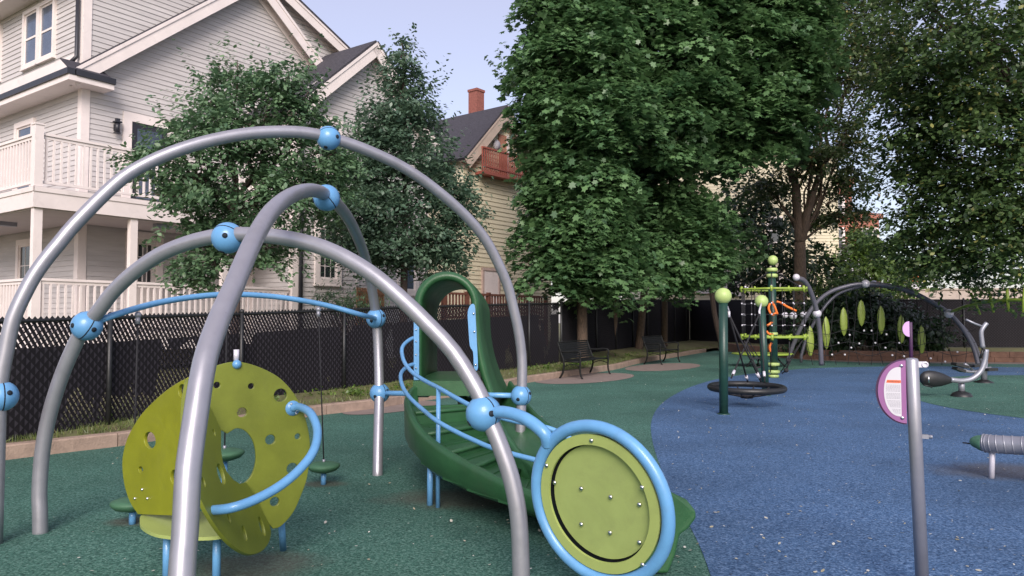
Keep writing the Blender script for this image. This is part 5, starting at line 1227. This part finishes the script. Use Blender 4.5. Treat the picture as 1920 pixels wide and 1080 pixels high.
def tree(name, label, base, trunk_r, fork, blobs, cr_args, bark='bark', group=None, seed=1, cat='tree', extra=None, branches=True, limbk=.5):
    t = thing(name, label, cat, (base.x, base.y, base.z), group); rs = random.Random(seed); mb = MB()
    fk = Vector(fork); pts = [base - UP * .1, base + UP * .15, base.lerp(fk, .35) + Vector((rs.uniform(-.04, .04), 0, 0)), base.lerp(fk, .7) + Vector((rs.uniform(-.06, .06), 0, 0)), fk]
    pr = cr(pts, 4); mb.tube(pr, [trunk_r * (1.35 if i == 0 else (1.12 if i < 4 else 1 - .3 * i / len(pr))) for i in range(len(pr))], 14)
    if branches:
        for b in blobs:
            c = Vector(b[0]); s = fk if c.z > fk.z else base.lerp(fk, .8)
            limb(mb, s, c + UP * b[3] * .5, trunk_r * limbk, .015, rs)
            for _ in range(3):
                e = c + Vector((rs.uniform(-.8, .8) * b[1], rs.uniform(-.8, .3) * b[2], rs.uniform(-.5, .8) * b[3])); limb(mb, s.lerp(c, .6), e, trunk_r * limbk * .4, .008, rs, 4)
    if extra: extra(mb, rs)
    mb.build('trunk', M[bark], t)
    crown(t, blobs, *cr_args); return t
def blob(px, py, rx, ry, d, rd=None):
    s = d / F; return (at(px, py, d), rx * s, (rd if rd else (rx * s)), ry * s)
def base(px, d, z=.2): p = at(px, 600, d); return Vector((p.x, p.y, z))

b_ = [blob(430, 168, 46, 62, 12.8), blob(545, 160, 56, 52, 13), blob(500, 225, 95, 75, 13), blob(560, 300, 75, 110, 13.2), blob(420, 260, 95, 75, 12.8), blob(330, 310, 75, 55, 12.6), blob(420, 360, 140, 80, 13), blob(520, 400, 100, 70, 13), blob(385, 455, 55, 65, 12.9), blob(470, 470, 80, 35, 13), blob(630, 330, 40, 90, 13.4), blob(380, 510, 45, 32, 12.9)]
tree('young_tree', 'leafy young tree with two pointed leaders in front of the grey house', base(436, 12.6), .085, at(440, 400, 12.9), b_, (2600, 15, .094, .19, OVAL, M['leafA'], 11, .8, .14, .8, .14, .35, .55, .34, 9), 'darkbark', seed=2)
b_ = [blob(752, 90, 14, 32, 17.3), blob(755, 150, 48, 50, 17.3), blob(750, 220, 85, 55, 17.4), blob(762, 290, 98, 66, 17.5), blob(700, 300, 75, 70, 17.3), blob(760, 380, 145, 80, 17.6), blob(690, 400, 75, 60, 17.4), blob(828, 385, 58, 58, 17.6), blob(760, 455, 120, 62, 17.5), blob(812, 480, 65, 33, 17.5), blob(690, 470, 55, 40, 17.4)]
tree('conical_tree', 'pointed conical tree with dense dark leaves right of the young tree', base(758, 17.0), .10, at(760, 330, 17.4), b_, (3200, 15, .110, .24, OVAL, M['leafB'], 12, .82, .12, .8, .14, .35, .55, .42, 9), 'darkbark', seed=3)
mp = dict()
b_ = [blob(1092, 430, 76, 92, 22.6), blob(1070, 490, 60, 50, 22.4), blob(1125, 480, 70, 85, 22.5), blob(1040, 380, 36, 85, 22.8), blob(1100, 350, 75, 60, 22.8), blob(1045, 270, 52, 80, 23), blob(1025, 180, 42, 90, 23), blob(1090, 110, 108, 110, 23.4), blob(1110, 220, 120, 90, 23.4), blob(1045, 30, 62, 80, 23.6), blob(1130, -70, 130, 110, 24)]
tree('maple_tree', 'nearest thick-trunked maple with tiered dark leaves, first trunk behind the front bench', base(1092, 23, .28), .18, at(1092, 380, 23), b_, (6000, 15, .20, .36, MAPLE, M['leafC'], 21, .9, .03, 1.0, .10, .35, .55, .75, 13), 'bark', 'maples in a row behind the benches', seed=4)
b_ = [blob(1240, 130, 130, 130, 25.5), blob(1230, 250, 110, 80, 25.6), blob(1190, 20, 130, 110, 25.5), blob(1280, -60, 170, 120, 26), blob(1180, 330, 60, 60, 27.5), blob(1150, 330, 45, 90, 28)]
tree('maple_tree', 'second maple from the left in the row, with a slimmer brown trunk', base(1148, 28.6, .28), .16, at(1165, 300, 27.5), b_, (4300, 15, .215, .40, MAPLE, M['leafC'], 22, .9, .02, 1.0, .10, .35, .55, .85, 13), 'bark', 'maples in a row behind the benches', seed=5)
b_ = [blob(1400, 130, 120, 130, 27), blob(1380, 250, 100, 62, 27), blob(1460, 165, 58, 105, 27.2), blob(1400, 0, 130, 110, 27.2), blob(1290, 290, 80, 35, 28.5)]
tree('maple_tree', 'third maple from the left whose wide dark crown fills the top centre of the trees', base(1198, 29.8, .3), .17, at(1225, 320, 29.5), b_, (4300, 15, .22, .42, MAPLE, M['leafC'], 23, .9, .02, 1.0, .10, .35, .55, .9, 13), 'bark', 'maples in a row behind the benches', seed=6)
b_ = [blob(1265, 400, 65, 60, 26.5), blob(1250, 470, 65, 70, 26.5), blob(1310, 450, 55, 65, 26.8), blob(1220, 485, 50, 50, 26.5), blob(1290, 505, 60, 32, 26.6), blob(1180, 420, 45, 80, 27.5)]
tree('maple_tree', 'fourth maple from the left with a low crown hanging over the second bench', base(1245, 32.5, .3), .15, at(1250, 470, 30), b_, (2300, 15, .205, .36, MAPLE, M['leafC'], 24, .88, .05, 1.0, .12, .35, .55, .75, 12), 'bark', 'maples in a row behind the benches', seed=7)
b_ = [blob(1345, 490, 50, 42, 31), blob(1390, 460, 40, 40, 31.5), blob(1370, 420, 45, 45, 32), blob(1320, 430, 50, 50, 31)]
tree('leaning_tree', 'small dark leaning tree beside the cream house window, above the lime post ball', base(1352, 31.5, .3), .13, at(1320, 480, 31.2), b_, (150, 14, .24, .40, MAPLE, M['leafC'], 25, .8, .1, .8, .12), 'darkbark', seed=8)
b_ = [blob(1500, 200, 55, 60, 30), blob(1560, 130, 70, 80, 30), blob(1530, 300, 70, 45, 30), blob(1590, 260, 40, 50, 30), blob(1580, 340, 45, 40, 30), blob(1440, 350, 50, 30, 31), blob(1530, 410, 35, 30, 31), blob(1610, 60, 75, 80, 30), blob(1530, 30, 60, 60, 30), blob(1590, 400, 40, 30, 30.5), blob(1660, 130, 50, 60, 30), blob(1640, -30, 70, 60, 30), blob(1560, -60, 80, 60, 30)]
def ex(mb, rs):
    fk = at(1500, 455, 30)
    limb(mb, fk, at(1482, 300, 30), .20, .12, rs, 6, .03); limb(mb, at(1482, 300, 30), at(1478, 60, 30), .12, .04, rs, 6, .03)
    limb(mb, fk, at(1525, 360, 29.8), .19, .12, rs, 6, .03); limb(mb, at(1525, 360, 29.8), at(1580, 180, 29.8), .12, .04, rs); limb(mb, at(1580, 180, 29.8), at(1640, 60, 29.8), .05, .015, rs)
    limb(mb, at(1500, 430, 30), at(1420, 330, 30.5), .07, .02, rs); limb(mb, at(1515, 400, 30), at(1610, 290, 30), .06, .015, rs)
tree('forked_tree', 'tall tree with a reddish forked trunk and open lacy crown behind the net tower', base(1502, 30, .3), .30, at(1500, 455, 30), b_, (3300, 14, .165, .36, OVAL, M['leafD'], 26, .6, .2, .7, .2, .35, .55, .7, 8), 'bark', seed=9, extra=ex, limbk=.2)
b_ = [blob(1800, 60, 190, 110, 21), blob(1880, 180, 170, 130, 20.5), blob(1760, 190, 110, 90, 21.5), blob(1700, 120, 45, 50, 22), blob(1860, 320, 170, 110, 21), blob(1760, 330, 90, 75, 22), blob(1715, 255, 45, 35, 22.3), blob(1800, 430, 140, 80, 22), blob(1900, 450, 120, 90, 21), blob(1730, 440, 60, 60, 22.5), blob(1780, 500, 100, 40, 22.5), blob(2000, 250, 120, 200, 21), blob(1880, -60, 200, 90, 21), blob(1690, -10, 50, 40, 22.5)]
tree('large_dark_tree', 'huge spreading dark green tree filling the upper right corner', base(2090, 22, .38), .34, at(2060, 300, 21.5), b_, (6200, 14, .16, .34, OVAL, M['leafE'], 27, .78, .08, .8, .16, .35, .55, .95, 14), 'darkbark', seed=10)
b_ = [blob(1640, 480, 45, 30, 36), blob(1600, 500, 40, 35, 36), blob(1665, 520, 40, 22, 36), blob(1615, 450, 30, 25, 36), blob(1700, 500, 50, 25, 37), blob(1590, 545, 50, 18, 35), blob(1660, 550, 50, 12, 35)]
tree('young_maple', 'light yellow-green small tree beneath the brick building in the gap', base(1640, 36, .38), .09, at(1640, 500, 36), b_, (520, 14, .24, .46, OVAL, M['leafF'], 28, .7, .1, .6, .15), 'bark', seed=11)
b_ = [blob(1430, 460, 80, 90, 37), blob(1500, 500, 70, 50, 37), blob(1400, 400, 50, 60, 37), blob(1450, 520, 70, 30, 37)]
tree('dark_bush_tree', 'low dark leafy tree behind the net tower pole, left of the forked trunk', base(1440, 37, .36), .12, at(1440, 500, 37), b_, (480, 14, .26, .5, OVAL, M['leafG'], 29, .8, .05, .6, .15), 'darkbark', seed=12)
# shrubs and ivy
def shrub(name, label, blobs, n, size, clump, shape, m, seed, bx, d, cat='shrub', z=.3):
    t = thing(name, label, cat, base(bx, d, z)); mb = MB(); rs = random.Random(seed)
    for b in blobs:
        for _ in range(4): limb(mb, base(bx, d, z) + Vector((rs.uniform(-.1, .1), 0, 0)), Vector(b[0]) + Vector((rs.uniform(-.5, .5) * b[1], 0, rs.uniform(-.3, .6) * b[3])), .02, .006, rs, 4)
    mb.build('stems', M['darkbark'], t); crown(t, blobs, n, 13, size, clump, shape, m, seed, .6, .25, .5, .15); return t
shrub('leafy_shrub', 'dark feathery shrub rising above the fence right of the white window frame', [blob(640, 566, 42, 20, 16.5), blob(680, 572, 34, 24, 16.3), blob(605, 556, 25, 8, 16.5)], 130, .09, .17, LONG, M['leafA'], 31, 660, 16.4)
shrub('climbing_ivy', 'dark ivy mass covering the fence behind the hanging lime pods', [blob(1560, 605, 45, 52, 27.6, .5), blob(1630, 600, 60, 50, 27.5, .5), blob(1690, 620, 50, 36, 27.4, .5), blob(1735, 632, 40, 24, 27.4, .4), blob(1520, 620, 30, 36, 27.8, .4)], 1500, .16, .26, OVAL, M['leafG'], 32, 1620, 27.5, 'ivy')
shrub('arching_shrub', 'pale arching shrub rising over the ivy left of the silver arch top', [blob(1570, 540, 35, 22, 28.5), blob(1600, 528, 32, 20, 28.6), blob(1548, 560, 25, 20, 28.4)], 90, .22, .35, LONG, M['leafF'], 33, 1580, 28.5)
# grass and weeds on the verge
rs = np.random.RandomState(5); pos = []
kk = [Vector(p) for p in kp]
for i in range(26000):
    j = rs.randint(0, len(kk) - 1); f = rs.random(); p = kk[j].lerp(kk[j + 1], f); n_ = NL[j]; o_ = .17 + rs.random() ** 1.2 * 1.6 * (1.0 if p.y > 12 else .7); q = p + n_ * o_
    pos.append((q.x, q.y, .145 + o_ * .035))
pos = np.array(pos); dens = np.sin(pos[:, 0] * 2.1) + np.sin(pos[:, 1] * 1.3 + 1) + rs.normal(size=len(pos)) * .8; pos = pos[dens > -.6]
N = len(pos); nr_ = rs.normal(size=(N, 3)); nr_[:, 2] *= .3
BL = np.array([(-.06, -.5), (.06, -.5), (.02, .5)])
o = leaves('grass', pos + np.array([0, 0, .03]), nr_, .05 + .05 * rs.random(N), BL, M['grassb'], None, rs, 0.0, np.tile(np.array([[0, 0, 2.6]]), (N, 1))); tag(o, 'thin weedy grass growing between the kerb and the fence', 'grass', kind='stuff')
# weeds along the fence foot
pos = []
for i in range(70):
    j = rs.randint(8, len(kk) - 12); n_ = NL[j]; c = kk[j] + n_ * (.55 + rs.random() * .5)
    for _ in range(26): pos.append((c.x + rs.normal() * .08, c.y + rs.normal() * .08, .17 + abs(rs.normal()) * .06))
pos = np.array(pos); N = len(pos); nr_ = rs.normal(size=(N, 3)) * .6 + np.array([0, 0, 1.0])
o = leaves('weeds', pos, nr_, .05 + .04 * rs.random(N), OVAL, M['leafF'], None, rs); tag(o, 'small leafy weeds at the foot of the fence', 'weeds', kind='stuff')
# petals and leaf litter on the rubber
pos = []
for i in range(3800):
    d = 2.6 + 22 * rs.random() ** 1.5; x = (rs.random() * 1.5 - .72) * d; pos.append((x, d, .0125))
pos = np.array(pos); 
def inside(x, y):
    c = False; j = len(bound) - 1
    for i in range(len(bound)):
        a, b = bound[i], bound[j]
        if (a.y > y) != (b.y > y) and x < (b.x - a.x) * (y - a.y) / (b.y - a.y) + a.x: c = not c
        j = i
    return c
pos = np.array([p for p in pos if inside(p[0], p[1]) and (p[0] > .2 * p[1] or rs.random() < .35)]); N = len(pos)
nr_ = rs.normal(size=(N, 3)) * .22 + np.array([0, 0, 1.0])
M['litter'] = leafmat('petals', (.30, .27, .16), (.62, .62, .56), trans=.1)
o = leaves('petals', pos, nr_, .012 + .026 * rs.random(N) ** 2, OVAL, M['litter'], None, rs); tag(o, 'scattered pale petals and leaf bits on the rubber surface', 'petals', kind='stuff')
